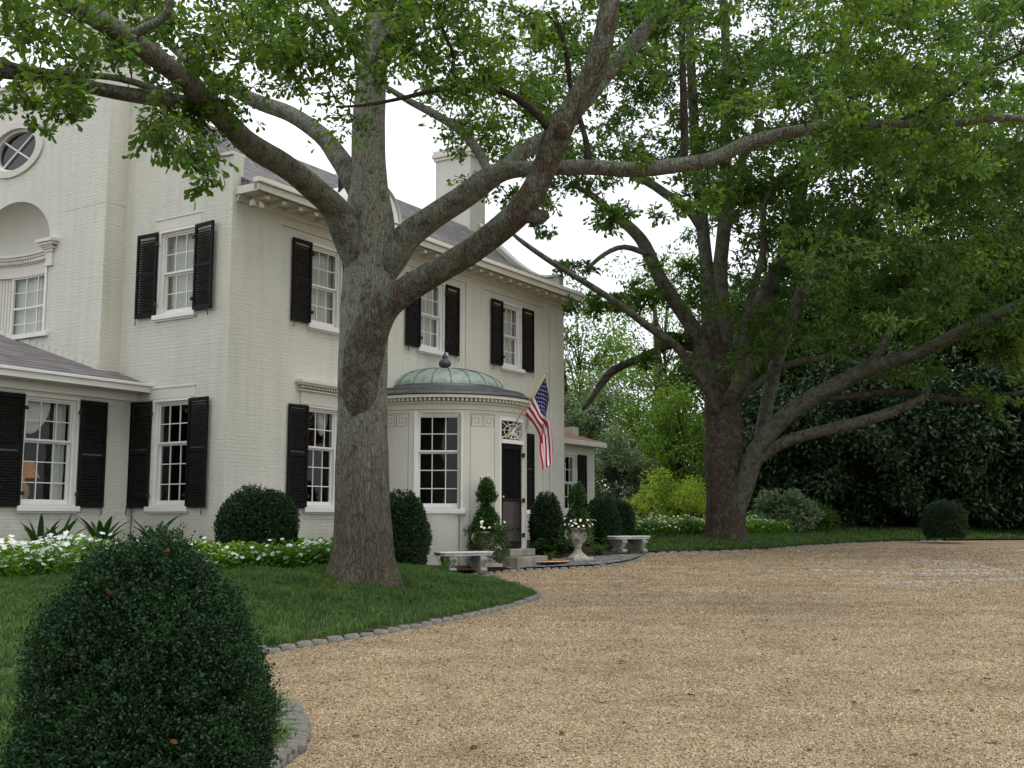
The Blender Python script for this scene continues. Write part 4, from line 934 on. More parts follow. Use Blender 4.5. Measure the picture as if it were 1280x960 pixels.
class Tree:
    def __init__(s, label, base, group=None, twig='twig_bark'):
        s.base = np.array(base, float); s.root = empty('oak_tree', tuple(s.base)); tag(s.root, label, 'tree', group)
        s.nodes = []; s.leafV = []; s.tw = MB(); s.twig = twig
    def limb(s, pts, mat, name='limb', n=14, sub=4, rough=.06, seed=None, flute=0, flare=None):
        """pts: (px, py, D, width_px) measured on the photo, D real metres away"""
        A = np.array([list(at(p[0], p[1], p[2]))+[p[3]/F*p[2]/2] for p in pts])
        W = catmull(A, sub); P = W[:, :3]; rad = np.maximum(W[:, 3], .006)
        seed = len(s.nodes) if seed is None else seed
        P = P+np.stack([smooth_noise3(P, 1.3, seed+k)*rad*.25 for k in (1, 2, 3)], -1)
        mb = MB(); limb_tube(mb, P-s.base, rad, n, 0, rough, seed, flute, flare)
        s.nodes += [(p, r) for p, r in zip(P, rad)]
        return mb.build(name, mat, s.root, smooth=True)
    def spray(s, c, r, nsp, nleaf, L, W, tmpl=KITE, flat=.55, link=True, maxlink=4.0, droop=.25, twr=.012):
        """a leafy branchlet: twig from the nearest limb, then sprigs with leaves"""
        c = np.array(c)
        if link and s.nodes:
            Q = np.array([n[0] for n in s.nodes]); d = np.linalg.norm(Q-c, axis=1)+np.maximum(0, Q[:, 2]-c[2])*.3; k = int(np.argmin(d))
            if d[k] < maxlink and d[k] > .05:
                a = Q[k]; m = (a+c)/2+rng.normal(size=3)*d[k]*.08+np.array([0, 0, .10*d[k]])
                W_ = catmull([a, m, c], 4); r0_ = min(s.nodes[k][1]*.6, twr*(.5+d[k])); s.nodes.append((c, r0_*.55)); s.tw.tube([tuple(p-s.base) for p in W_], list(np.linspace(r0_, .004, len(W_))), 5, 0, False)
        ends = rng.normal(size=(nsp, 3)); ends = unit(ends)*(rng.random((nsp, 1))**.4)*r*np.array([1, 1, flat])
        for e in ends: s.tw.tube([tuple(c-s.base), tuple(c+e*.55+np.array([0, 0, r*.06])-s.base), tuple(c+e-s.base)], [.005, .004, .002], 3, 0, False)
        t = .25+.8*rng.random((nsp, nleaf, 1)); P = c+ends[:, None]*t+rng.normal(size=(nsp, nleaf, 3))*r*.06
        P[..., 2] -= droop*r*(t[..., 0]-.3)**2*.5
        d = unit(ends)[:, None]*.8+rng.normal(size=(nsp, nleaf, 3))*.75+np.array([0, 0, -droop])
        P = P.reshape(-1, 3); d = d.reshape(-1, 3); n = len(P)
        s.leafV.append(leaves(P-s.base, d, L*rng.uniform(.65, 1.2, n), W*rng.uniform(.7, 1.15, n), tmpl, upw=1.0)); s.tmpl = tmpl
    def finish(s, leafmat, tmpl):
        if s.leafV: fast_mesh('crown', np.vstack(s.leafV), len(tmpl[0]), tmpl[1], [leafmat, s.twig], s.root, extra=s.tw)

# ---- the near oak
tp = hit(450, 722, zl)
t1z = float(zl(*tp[:2])); TD = float(tp[1])
oak = Tree('big near oak with lichened gray bark and spreading limbs in front of the house', (tp[0], tp[1], t1z-.05))
DT = TD
fl1 = lambda z, th: (0.34*math.exp(-max(z-(0), 0)/.30))*(1+.35*math.sin(4*th+.6)) if True else 0
def trunk_flare(z, th):
    return .34*math.exp(-max(z, 0)/.30)*(1+.55*math.sin(4*th+.6)+.35*math.sin(7*th))
T1 = [(448, 740, DT, 78), (448, 722, DT, 76), (448, 700, DT, 74), (449, 660, DT, 71), (450, 610, DT, 67), (451, 550, DT, 63), (452, 490, DT, 60), (453, 430, DT, 61), (456, 370, DT, 63), (458, 320, DT, 64), (459, 275, DT, 60), (460, 230, DT, 47), (461, 190, DT, 43), (463, 140, DT, 41), (466, 90, DT, 39), (470, 40, DT, 36), (476, -20, DT+.1, 32), (482, -120, DT+.3, 28), (480, -260, DT+.5, 20), (490, -420, DT+.4, 11)]
oak.limb(T1, 'oak_bark', 'trunk', 72, 9, .05, 3, .06, trunk_flare)
Lb = 'limb_bark'
oak.limb([(452, 345, DT-.05, 34), (437, 305, DT-.2, 40), (421, 268, DT-.4, 37), (398, 243, DT-.8, 32), (355, 206, DT-1.6, 31), (312, 176, DT-2.4, 30), (275, 140, DT-3.2, 29), (225, 94, DT-4.2, 27), (160, 48, DT-5.3, 27), (95, 8, DT-6.2, 25), (30, -30, DT-7, 24), (-60, -70, DT-7.6, 18), (-160, -100, DT-8, 10)], Lb, n=22)
oak.limb([(285, 150, DT-3.0, 16), (240, 130, DT-3.4, 19), (187, 122, DT-3.9, 19), (125, 112, DT-4.4, 18), (62, 98, DT-4.9, 18), (0, 90, DT-5.3, 19), (-80, 85, DT-5.8, 14), (-180, 70, DT-6.4, 8)], Lb, n=16)
oak.limb([(215, 118, DT-3.9, 8), (150, 98, DT-4.3, 9), (100, 93, DT-4.8, 8), (50, 88, DT-5.1, 8), (10, 80, DT-5.4, 8), (-40, 60, DT-5.7, 6)], Lb, n=10)
oak.limb([(162, 50, DT-5.3, 14), (178, 36, DT-5.4, 13), (200, 25, DT-5.5, 11), (212, 8, DT-5.6, 10), (220, -30, DT-5.6, 8), (250, -80, DT-5.5, 5)], Lb, n=10)
oak.limb([(455, 255, DT, 30), (439, 222, DT+.1, 30), (424, 197, DT+.3, 27), (400, 168, DT+.6, 23), (365, 144, DT+1, 21), (325, 128, DT+1.4, 19), (280, 105, DT+1.8, 17), (230, 70, DT+2.2, 13), (190, 30, DT+2.4, 9), (150, -20, DT+2.5, 5)], Lb, n=18)
R1 = [(466, 360, DT, 34), (487, 322, DT-.1, 42), (505, 297, DT-.15, 37), (530, 277, DT-.2, 33), (570, 251, DT-.35, 31), (608, 224, DT-.5, 30), (640, 213, DT-.6, 22), (690, 211, DT-.8, 19), (735, 210, DT-1, 20), (790, 212, DT-1.2, 20), (850, 206, DT-1.4, 19), (895, 198, DT-1.5, 18), (935, 180, DT-1.7, 18), (1000, 164, DT-1.9, 15), (1050, 157, DT-2.1, 13), (1120, 154, DT-2.3, 11), (1190, 153, DT-2.5, 11), (1250, 147, DT-2.7, 10), (1330, 152, DT-2.8, 8), (1420, 160, DT-2.8, 4)]
oak.limb(R1, Lb, n=20)
oak.limb([(610, 224, DT-.5, 18), (635, 206, DT-.5, 21), (664, 182, DT-.4, 20), (700, 160, DT-.3, 19), (735, 122, DT-.1, 20), (765, 84, DT, 21), (795, 50, DT+.1, 20), (822, 5, DT+.2, 15), (845, -60, DT+.3, 12), (880, -140, DT+.4, 7)], Lb, n=16)
R2 = [(448, 540, DT-.2, 24), (450, 495, DT-.38, 42), (455, 450, DT-.5, 50), (464, 415, DT-.62, 48), (480, 382, DT-.8, 41), (510, 358, DT-1.05, 35), (545, 338, DT-1.3, 34), (590, 312, DT-1.6, 33), (630, 283, DT-1.9, 34), (660, 252, DT-2.1, 34), (680, 210, DT-2.3, 31), (694, 172, DT-2.45, 35), (712, 140, DT-2.6, 31), (738, 95, DT-2.75, 29), (750, 55, DT-2.9, 28), (759, 10, DT-3, 27), (764, -60, DT-3.1, 24), (780, -160, DT-3.2, 16), (800, -260, DT-3.2, 8)]
oak.limb(R2, 'bough_bark', n=26, rough=.08)
oak.limb([(655, 262, DT-2.1, 20), (668, 270, DT-2.15, 20), (680, 267, DT-2.2, 15), (684, 266, DT-2.2, 11)], 'bough_bark', 'limb_stub', 12, 3)
oak.limb([(700, 168, DT-2.6, 18), (701, 162, DT-2.75, 21), (702, 160, DT-2.84, 20)], 'bough_bark', 'pruned_collar', 14, 3)
mb = MB(); a = at(702, 160, DT-2.85)-oak.base; mb.lathe([(0, 0), (.075, 0), (.08, .012), (.0, .012)], 16); k_ = mb.build('knot_hole', 'mulch', oak.root); k_.location = tuple(a); k_.rotation_euler = (math.pi/2, 0, 0)
oak.limb([(468, 385, DT-.8, 20), (477, 373, DT-1.0, 20), (478, 371, DT-1.05, 17)], 'bough_bark', 'pruned_collar', 14, 3)
mb = MB(); a = at(478, 371, DT-1.06)-oak.base; mb.lathe([(0, 0), (.055, 0), (.06, .012), (.0, .012)], 16); k_ = mb.build('knot_hole', 'mulch', oak.root); k_.location = tuple(a); k_.rotation_euler = (math.pi/2, 0, 0)
DB = 'twig_bark'
oak.limb([(690, 165, DT-2.5, 12), (672, 142, DT-2.7, 12), (645, 122, DT-2.9, 10), (615, 110, DT-3.1, 9), (585, 101, DT-3.3, 8.5), (560, 110, DT-3.5, 7), (525, 118, DT-3.7, 6), (490, 126, DT-3.9, 5), (455, 132, DT-4.1, 4), (420, 134, DT-4.2, 3)], DB, n=10)
oak.limb([(575, 103, DT-3.4, 6), (566, 88, DT-3.5, 5), (567, 70, DT-3.5, 5), (560, 52, DT-3.6, 4), (545, 20, DT-3.6, 3)], DB, n=8)
oak.limb([(735, 205, DT-1, 14), (733, 180, DT-1, 8), (722, 140, DT-1, 7), (712, 105, DT-1.1, 7), (706, 60, DT-1.2, 6), (690, 10, DT-1.2, 5)], DB, n=8)
oak.limb([(856, 204, DT-1.4, 10), (855, 150, DT-1.45, 10), (853, 100, DT-1.5, 9), (852, 50, DT-1.5, 9), (852, 0, DT-1.5, 8), (848, -60, DT-1.5, 6)], 'twig_bark', n=8)
oak.limb([(1120, 154, DT-2.3, 8), (1170, 130, DT-2.5, 6), (1230, 90, DT-2.8, 5), (1290, 60, DT-3, 4)], DB, n=8)
oak.limb([(468, 95, DT, 26), (480, 70, DT-.3, 26), (495, 45, DT-.5, 25), (507, 15, DT-.7, 24), (515, -30, DT-.9, 20), (530, -120, DT-1.2, 14)], 'bough_bark', n=14)
oak.limb([(462, 80, DT, 22), (440, 50, DT+.2, 18), (415, 20, DT+.4, 14), (385, -30, DT+.6, 10)], Lb, n=12)
oak.limb([(612, 222, DT-.5, 12), (602, 195, DT-.2, 13), (578, 165, DT+.2, 12), (545, 143, DT+.6, 11), (510, 125, DT+1, 9), (470, 100, DT+1.2, 6)], Lb, n=10)
# leafage, placed where the boughs carry it: (px range, py range, distance range, sprays, radius)
def fill(tree, boxes, L, W, tmpl, nsp=9, nleaf=9, **kw):
    S = []
    for (x0, x1, y0, y1, d0, d1, n, r) in boxes:
        left = n
        while left > 0:
            c = at(random.uniform(x0, x1), random.uniform(y0, y1), random.uniform(d0, d1)); g = min(left, random.choice((2, 3, 4, 5))); left -= g
            ax = unit(rng.normal(size=3)*np.array([1, 1, .25]))
            for _ in range(g): S.append((c+ax*random.uniform(-1, 1)*r*1.1+rng.normal(size=3)*r*.42*np.array([1, 1, .45]), r*.86))
    Q = np.array([q[0] for q in tree.nodes]); S.sort(key=lambda e: float(np.linalg.norm(Q-e[0], axis=1).min()))
    for p, r in S: tree.spray(p, r*random.uniform(.75, 1.25), nsp, nleaf, L, W, tmpl, **kw)
fill(oak, [
    (-60, 130, -60, 75, DT-7.5, DT-5.0, 40, .55), (60, 330, -90, 60, DT-5.5, DT-2, 70, .6), (180, 430, 10, 110, DT-4.5, DT-2, 52, .6), (190, 300, 100, 165, DT-4, DT-2.8, 14, .45),
    (300, 560, -80, 70, DT-4.5, DT-1.5, 62, .6), (350, 480, 60, 128, DT-4.3, DT-2.5, 20, .5), (480, 680, -90, 60, DT-4, DT-1, 52, .6), (500, 650, 50, 120, DT-4, DT-2.5, 16, .5),
    (540, 680, 100, 200, DT-.5, DT+1.5, 26, .5), (610, 700, 20, 150, DT-1, DT+1, 14, .5), (700, 820, -60, 60, DT-2, DT, 20, .6), (590, 680, 190, 260, DT-.2, DT+1.2, 9, .38),
    (820, 1000, -80, 100, DT-3, DT, 26, .6), (940, 1300, 90, 170, DT-3.4, DT-1.8, 40, .5), (1000, 1300, -80, 90, DT-4, DT-1, 60, .7), (760, 900, 205, 245, DT-1.6, DT-1, 6, .35),
    (700, 790, 215, 290, DT-1, DT, 8, .42), (1050, 1300, 160, 240, DT-3, DT-1.6, 22, .5), (-40, 90, 110, 135, DT-5.4, DT-4.6, 8, .35), (100, 900, -420, -90, DT-3, DT+3, 60, .9)], .13, .056, LOBE, 8, 10)
# large near leaves hanging at the upper left
fill(oak, [(145, 205, 165, 185, DT-5.6, DT-5.0, 4, .30), (150, 270, 190, 218, DT-5.8, DT-5, 6, .30), (230, 262, 205, 228, DT-5.8, DT-5.4, 2, .22), (180, 300, 140, 190, DT-5.2, DT-4.4, 10, .36), (88, 108, 118, 128, DT-5.6, DT-5.4, 2, .15)], .15, .062, LOBE, 6, 5, droop=1.1)
# a few sprouts on the bole
fill(oak, [(470, 492, 335, 372, DT-.7, DT-.5, 3, .14), (492, 540, 335, 345, DT-1.2, DT-1, 2, .14)], .07, .03, LOBE, 3, 4)
oak.finish('oak_leaf', LOBE)
# tree parts above the frame keep the same life: a high crown
# ---- the far oak
q = hit(908, 674, zl); D2 = float(q[1])
oak2 = Tree('broad far oak with many low spreading limbs beyond the gravel', (q[0], q[1], float(zl(*q[:2]))-.05))
fb = 'far_limb_bark'
def fl2(z, th): return .22*math.exp(-max(z, 0)/.35)*(1+.4*math.sin(3*th+1)+.2*math.sin(7*th))
oak2.limb([(908, 690, D2, 50), (908, 672, D2, 49), (908, 640, D2, 48), (907, 600, D2, 47), (905, 560, D2, 46), (903, 520, D2, 45), (900, 480, D2, 41), (896, 440, D2, 34), (892, 405, D2+.1, 24), (889, 380, D2+.2, 15)], 'far_bark', 'trunk', 30, 5, .06, 5, .06, fl2)
for pts in (
    [(899, 470, D2, 24), (893, 425, D2, 27), (889, 385, D2+.1, 23), (885, 340, D2+.2, 19), (880, 300, D2+.3, 17), (876, 250, D2+.4, 15), (871, 200, D2+.5, 14), (868, 140, D2+.6, 13), (864, 70, D2+.7, 12), (862, 0, D2+.8, 11), (860, -120, D2+1, 7)],
    [(892, 490, D2, 20), (878, 440, D2-.2, 24), (862, 405, D2-.4, 21), (840, 372, D2-.6, 19), (822, 340, D2-.9, 18), (806, 308, D2-1.1, 17), (790, 288, D2-1.3, 15), (762, 264, D2-1.5, 12), (740, 244, D2-1.8, 9), (715, 230, D2-2, 6)],
    [(896, 515, D2-.4, 12), (885, 490, D2-.8, 13), (868, 462, D2-1.2, 12), (845, 432, D2-1.7, 11), (808, 407, D2-2.4, 10), (770, 378, D2-3.1, 9), (730, 352, D2-3.8, 8), (690, 328, D2-4.4, 7), (655, 304, D2-5, 6), (638, 290, D2-5.3, 4)],
    [(890, 450, D2, 14), (866, 434, D2-.1, 12), (840, 432, D2-.2, 10), (818, 440, D2-.4, 10), (795, 450, D2-.6, 10), (768, 462, D2-.8, 10), (752, 478, D2-1, 9), (738, 500, D2-1.2, 6), (728, 512, D2-1.3, 4)],
    [(905, 440, D2, 24), (903, 390, D2, 22), (900, 330, D2, 19), (905, 270, D2, 18), (906, 200, D2, 16), (908, 120, D2, 14), (905, 30, D2, 11), (900, -60, D2, 7)],
    [(910, 480, D2, 26), (930, 430, D2+.3, 25), (948, 395, D2+.6, 24), (966, 350, D2+.9, 22), (985, 305, D2+1.2, 20), (998, 250, D2+1.5, 19), (1008, 190, D2+1.7, 17), (1025, 130, D2+1.9, 15), (1045, 70, D2+2.1, 13), (1075, 0, D2+2.3, 10)],
    [(905, 505, D2-.8, 9), (918, 480, D2-1.2, 10), (928, 440, D2-1.7, 10), (930, 400, D2-2.1, 10), (945, 350, D2-2.6, 10), (955, 310, D2-3, 9), (955, 260, D2-3.4, 8), (975, 225, D2-3.7, 7), (1020, 190, D2-4, 5)],
    [(908, 505, D2-.3, 18), (935, 462, D2-.6, 17), (965, 438, D2-.9, 16), (985, 405, D2-1.2, 15), (1000, 370, D2-1.5, 14), (1040, 335, D2-1.9, 14), (1075, 290, D2-2.3, 13), (1095, 240, D2-2.6, 13), (1110, 190, D2-2.9, 11), (1150, 120, D2-3.2, 8)],
    [(918, 650, D2-.2, 22), (930, 605, D2-.4, 26), (945, 562, D2-.7, 24), (978, 525, D2-1.1, 23), (1020, 497, D2-1.6, 21), (1068, 470, D2-2.1, 20), (1100, 457, D2-2.5, 19), (1150, 440, D2-3, 17), (1200, 415, D2-3.6, 17), (1250, 392, D2-4.1, 14), (1310, 360, D2-4.8, 10)],
    [(942, 580, D2-.6, 14), (968, 560, D2-.9, 15), (1005, 545, D2-1.3, 14), (1050, 534, D2-1.8, 14), (1095, 522, D2-2.3, 13), (1130, 508, D2-2.7, 11), (1160, 492, D2-3.1, 8)],
    [(925, 500, D2-.4, 8), (948, 478, D2-.6, 10), (985, 455, D2-1, 10), (1030, 447, D2-1.4, 9), (1080, 428, D2-1.8, 7)],
    [(1010, 500, D2-1.6, 8), (1060, 496, D2-2, 8), (1110, 490, D2-2.4, 9), (1160, 494, D2-3, 8), (1210, 500, D2-3.6, 7), (1290, 488, D2-4.5, 5)],
    [(935, 600, D2+.4, 15), (950, 545, D2+.8, 18), (962, 490, D2+1.2, 18), (975, 430, D2+1.6, 17), (1000, 370, D2+2, 15), (1030, 330, D2+2.4, 13), (1060, 300, D2+3, 11)],
    [(1085, 462, D2-2.4, 12), (1105, 430, D2-2.5, 11), (1130, 395, D2-2.6, 10), (1175, 365, D2-2.9, 8), (1230, 340, D2-3.3, 6)],
    [(878, 290, D2+.3, 12), (860, 262, D2+.4, 13), (835, 245, D2+.5, 12), (810, 228, D2+.6, 11), (785, 215, D2+.7, 9)],
    [(884, 255, D2+.3, 10), (905, 225, D2+.3, 10), (930, 195, D2+.3, 9), (950, 150, D2+.3, 8)],
    [(812, 318, D2-1.1, 8), (780, 308, D2-1.4, 7), (755, 318, D2-1.7, 6), (735, 335, D2-1.9, 5)]):
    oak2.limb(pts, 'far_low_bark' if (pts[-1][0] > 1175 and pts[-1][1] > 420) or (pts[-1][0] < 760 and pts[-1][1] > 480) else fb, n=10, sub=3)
fill(oak2, [(650, 760, 20, 240, D2-4, D2+3, 60, 1.0), (650, 720, 250, 300, D2-4, D2-2, 3, .5), (700, 760, 330, 350, D2-3, D2-1, 3, .5), (760, 900, -40, 130, D2-4, D2+4, 92, 1.1), (760, 880, 130, 250, D2-4, D2+3, 34, .85),
    (790, 870, 260, 380, D2-3, D2+2, 14, .7), (880, 1010, -40, 300, D2-5, D2+4, 185, 1.1), (900, 1020, 300, 420, D2-4, D2+3, 40, .9), (1000, 1300, -60, 200, D2-8, D2+5, 240, 1.3),
    (1000, 1300, 180, 330, D2-8, D2+2, 190, 1.1), (1020, 1300, 330, 430, D2-7, D2-1, 56, .9), (960, 1290, 400, 470, D2-6, D2-1.5, 34, .7), (1100, 1300, 470, 500, D2-6, D2-2, 5, .6), (740, 860, 380, 430, D2-3, D2, 10, .5), (800, 850, 440, 480, D2-2, D2, 2, .4), (800, 1350, -420, -50, D2-7, D2+5, 150, 1.5)],
    .20, .085, KITE, 9, 12, maxlink=5, twr=.008)
oak2.finish('far_oak_leaf', KITE)

# ---- background trees and shrubs: a trunk, limbs and a crown of leaf clumps
def bg_tree(px, D, z0, z1, rx, label, cat, mat, nclump=60, nleaf=120, L=.22, W=.10, trunk=True, group=None, name='background_tree', cr=.30, low=.3, bark='far_bark', tm=KITE):
    p = at(px, 650, D); zb = float(zl(p[0], p[1])); base = np.array([p[0], p[1], zb]); root = empty(name, tuple(base)); tag(root, label, cat, group)
    H = z1-zb; zc = (z0+z1)/2-zb; rz = (z1-z0)/2; mb = MB(); V_ = []
    if trunk:
        lean = rng.normal(size=2)*.15*rx
        tr = [(lean[0]*t, lean[1]*t, H*.8*t-.15) for t in (0, .15, .35, .6, .85, 1)]; r_ = max(.05, .028*H); mt = MB(); mt.tube(tr, [r_*1.3, r_, r_*.85, r_*.6, r_*.35, r_*.15], 9)
        mt.build('trunk', bark, root, smooth=True)
    C_ = unit(rng.normal(size=(nclump, 3)))*(rng.random((nclump, 1))**.38)
    C_ = C_*np.array([rx, rx, rz])+np.array([0, 0, zc])
    C_[:, :2] *= (1-.35*np.clip((C_[:, 2:3]-zc)/rz, 0, 1))
    for c in C_:
        rr = cr*rx*rng.uniform(.6, 1.25); k = int(nleaf*rng.uniform(.7, 1.2)); o = unit(rng.normal(size=(k, 3)))*(rng.random((k, 1))**.33)*np.array([1, 1, .7])
        P = c+o*rr; d = o*.8+rng.normal(size=(k, 3))*.6+np.array([0, 0, -.15])
        V_.append(leaves(P, d, L*rng.uniform(.6, 1.2, k), W*rng.uniform(.7, 1.2, k), tm, upw=1.2))
        if trunk: a = np.array([0, 0, min(max(c[2]-.25*H, .15*H), .75*H)]); m = (a+c)/2+rng.normal(size=3)*.1; mb.tube([tuple(a), tuple(m), tuple(c)], [.012*H*.35+.01, .02, .008], 4, 0, False)
        else: mb.tube([(0, 0, 0), tuple(c*.5+rng.normal(size=3)*.05), tuple(c)], [.02, .012, .005], 4, 0, False)
    fast_mesh('crown', np.vstack(V_), len(tm[0]), tm[1], [mat, 'twig_bark'], root, extra=mb)
    return root
G1 = 'trees beyond the house on the left of the far oak'
bg_tree(735, 47, 1.6, 8.0, 2.3, 'gray-green broadleaf tree just right of the low house wing', 'tree', 'grey_leaf', 70, 130, .20, .10, group=G1)
bg_tree(800, 52, 2, 9.0, 3.0, 'bright mid-green tree behind the lime shrub, left of the far oak', 'tree', 'mid_leaf', 80, 140, .22, .10, group=G1)
bg_tree(855, 46, 1.6, 7.0, 2.3, 'green tree directly behind the bole of the far oak', 'tree', 'mid_leaf', 70, 130, .2, .1, group=G1)
bg_tree(770, 43, 1.1, 5.2, 1.6, 'gray-leaved small tree rising behind the white flower bed', 'tree', 'grey_leaf', 60, 120, .18, .09, group=G1)
bg_tree(725, 58, 4, 15, 3.4, 'tall pale distant tree showing above the right wing roof', 'tree', 'mid_leaf', 60, 110, .26, .12, group=G1)
bg_tree(835, 62, 5, 18, 4.4, 'tall distant tree with sky showing through, behind the far oak', 'tree', 'mid_leaf', 60, 110, .28, .12, group=G1)
bg_tree(700, 40.5, 1.1, 2.9, 1.0, 'low leafy shrub at the end of the right wing', 'shrub', 'mid_leaf', 26, 110, .14, .07, False, name='leafy_shrub')
bg_tree(838, 38.5, 1.1, 3.2, 1.65, 'bright lime-green shrub left of the far oak trunk', 'shrub', 'lime_leaf', 55, 150, .13, .06, False, name='lime_shrub')
bg_tree(797, 39.5, 1.0, 2.5, 1.05, 'pinkish feathery shrub beside the lime-green shrub', 'shrub', 'pink_leaf', 40, 130, .12, .04, False, name='feathery_shrub')
bg_tree(975, 37.5, .9, 2.6, 1.15, 'glossy silvery-green low shrub right of the far oak trunk', 'shrub', 'grey_leaf', 46, 130, .15, .08, False, name='glossy_shrub')
bg_tree(1015, 38.5, .9, 2.2, 1.0, 'low dark leafy shrub beside the silvery-green shrub', 'shrub', 'shade_leaf', 36, 120, .15, .07, False, name='leafy_shrub')
G2 = 'dark magnolias screening the right side'
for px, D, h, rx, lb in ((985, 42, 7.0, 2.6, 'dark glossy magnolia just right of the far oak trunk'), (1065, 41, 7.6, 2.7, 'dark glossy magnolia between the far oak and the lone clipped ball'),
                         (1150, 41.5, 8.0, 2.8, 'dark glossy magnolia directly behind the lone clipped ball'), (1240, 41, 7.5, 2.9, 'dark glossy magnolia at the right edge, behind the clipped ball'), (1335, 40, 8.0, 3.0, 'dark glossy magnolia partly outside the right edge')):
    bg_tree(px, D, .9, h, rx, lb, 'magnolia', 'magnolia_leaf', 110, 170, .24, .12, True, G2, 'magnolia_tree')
G3 = 'tall shade trees behind the magnolias'
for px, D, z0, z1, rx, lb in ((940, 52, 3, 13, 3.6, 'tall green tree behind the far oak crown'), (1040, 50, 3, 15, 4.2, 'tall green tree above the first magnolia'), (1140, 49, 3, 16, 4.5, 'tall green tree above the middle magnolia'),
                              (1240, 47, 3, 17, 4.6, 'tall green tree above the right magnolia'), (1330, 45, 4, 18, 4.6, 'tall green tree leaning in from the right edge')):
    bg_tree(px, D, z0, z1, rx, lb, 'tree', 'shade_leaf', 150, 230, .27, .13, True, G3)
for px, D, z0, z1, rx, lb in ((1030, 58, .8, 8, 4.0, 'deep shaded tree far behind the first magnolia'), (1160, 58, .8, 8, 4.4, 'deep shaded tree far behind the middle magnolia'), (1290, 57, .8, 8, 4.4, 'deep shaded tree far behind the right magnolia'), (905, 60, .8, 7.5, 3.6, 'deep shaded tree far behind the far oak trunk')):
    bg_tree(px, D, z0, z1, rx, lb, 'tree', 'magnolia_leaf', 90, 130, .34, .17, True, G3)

for px, D, h, rx, lb in ((1000, 46, 3.6, 3.2, 'dark understory laurel behind the silvery shrub'), (1100, 46, 3.6, 3.4, 'dark understory laurel behind the middle magnolias'), (1205, 46, 3.6, 3.4, 'dark understory laurel behind the lone clipped ball'), (1300, 45, 3.6, 3.2, 'dark understory laurel at the right edge')):
    bg_tree(px, D, .7, h, rx, lb, 'shrub', 'magnolia_leaf', 90, 150, .24, .12, False, 'dark laurels under the magnolias', 'laurel_shrub')
# ---- clipped shrubs
def bush(name, label, cat, p, h, rfun, nspr, mat, leafL=.03, leafW=.018, spr=.09, group=None, lump=.07, seed=1, core=.80, per=9, tips=.0):
    """p world base; rfun(t) -> radius at height fraction t; leafy sprigs spread through the outer shell"""
    root = empty(name, tuple(p)); tag(root, label, cat, group)
    T = np.linspace(0, 1, 60); RR = np.array([rfun(t) for t in T]); wgt = RR+.15*RR.max(); cdf = np.cumsum(wgt); cdf /= cdf[-1]
    nspr = int(nspr*(1.25 if tips else 1)); t = np.interp(rng.random(nspr), cdf, T); th = rng.random(nspr)*2*math.pi
    r_ = np.interp(t, T, RR); S = np.stack([np.cos(th)*r_, np.sin(th)*r_, t*h], -1)
    dr = np.gradient(RR, T*h); nrm = unit(np.stack([np.cos(th), np.sin(th), -np.interp(t, T, dr)], -1))
    lum = lump*(smooth_noise3(S, 5/max(h, .4), seed)+.6*smooth_noise3(S, 12/max(h, .4), seed+2))
    depth = -(rng.random(nspr)**2)*spr*1.6+tips*(rng.random(nspr)**6)*.12
    if h > 1.4 and tips: lum = lum+.05*smooth_noise3(S, 17, seed+5)
    B = S+nrm*(lum+depth)[:, None]
    if tips:      # gaps between the shoots show the dark inside
        keep = smooth_noise3(S, 23, seed+9)+.7*smooth_noise3(S, 41, seed+1) > -.42; B, nrm, S = B[keep], nrm[keep], S[keep]; nspr = len(B)
    B[:, 2] = np.maximum(B[:, 2], .01)
    dirs = unit(nrm*.9+rng.normal(size=(nspr, 3))*.45+np.array([0, 0, .35]))
    k = per; u_ = (np.arange(k)+.5)/k
    P = B[:, None]+dirs[:, None]*(u_[None, :, None]*spr)+rng.normal(size=(nspr, k, 3))*leafL*.25
    d = dirs[:, None]*.7+rng.normal(size=(nspr, k, 3))*.8
    P = P.reshape(-1, 3); d = d.reshape(-1, 3); n = len(P)
    V_ = leaves(P, d, leafL*rng.uniform(.7, 1.2, n), leafW*rng.uniform(.8, 1.2, n), KITE, upw=.8)
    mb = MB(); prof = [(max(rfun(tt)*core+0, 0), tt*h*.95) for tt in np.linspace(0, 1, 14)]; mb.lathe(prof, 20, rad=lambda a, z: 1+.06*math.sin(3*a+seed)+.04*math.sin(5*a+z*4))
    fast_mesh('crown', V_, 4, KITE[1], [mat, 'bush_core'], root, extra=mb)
    m = MB(); m.tube([(0, 0, -.1), (0, 0, h*.3)], [.04, .03], 7); m.build('stem', 'far_bark', root)
    return root
def dome_r(w, p=.5, k=.35, tb=.16):     # radius profile: widest at height tb
    def f(t):
        if t < k: return w*(1-tb*((k-t)/k)**2)
        return w*max(0, 1-((t-k)/(1-k))**2.2)**p
    return f
bp_ = at(181, 960, 6.35); bz = float(zg(bp_[0], bp_[1]))+.05
BXZ = [0, .16, .44, .67, .91, 1.14, 1.28, 1.41, 1.47]; BXR = [.62, .65, .625, .57, .50, .37, .25, .14, .0]
bush('boxwood_shrub', 'huge dark mounded boxwood in the left foreground', 'boxwood', (bp_[0], bp_[1]+.0, bz), 1.40, lambda t: float(np.interp(t*1.47, BXZ, BXR)), 24000, 'boxwood_leaf', .023, .0135, .12, lump=.10, seed=3, core=.76, per=9, tips=.7)
def ball(px, D, ztop_py, wpx, label, nspr=3800, fn=zl, k=.38, p=.5, mat='ball_leaf', seed=1, name='clipped_boxwood', h=None, dz=0):
    q = at(px, 650, D); zb = float(fn(q[0], q[1]))+dz; zt = at(px, ztop_py, D)[2]; w = wpx/F*D/2
    return bush(name, label, 'boxwood', (q[0], q[1], zb), zt-zb, dome_r(w-.03, p, k), int(nspr*1.15), mat, .036, .023, .085, lump=.065, seed=seed, core=.84)
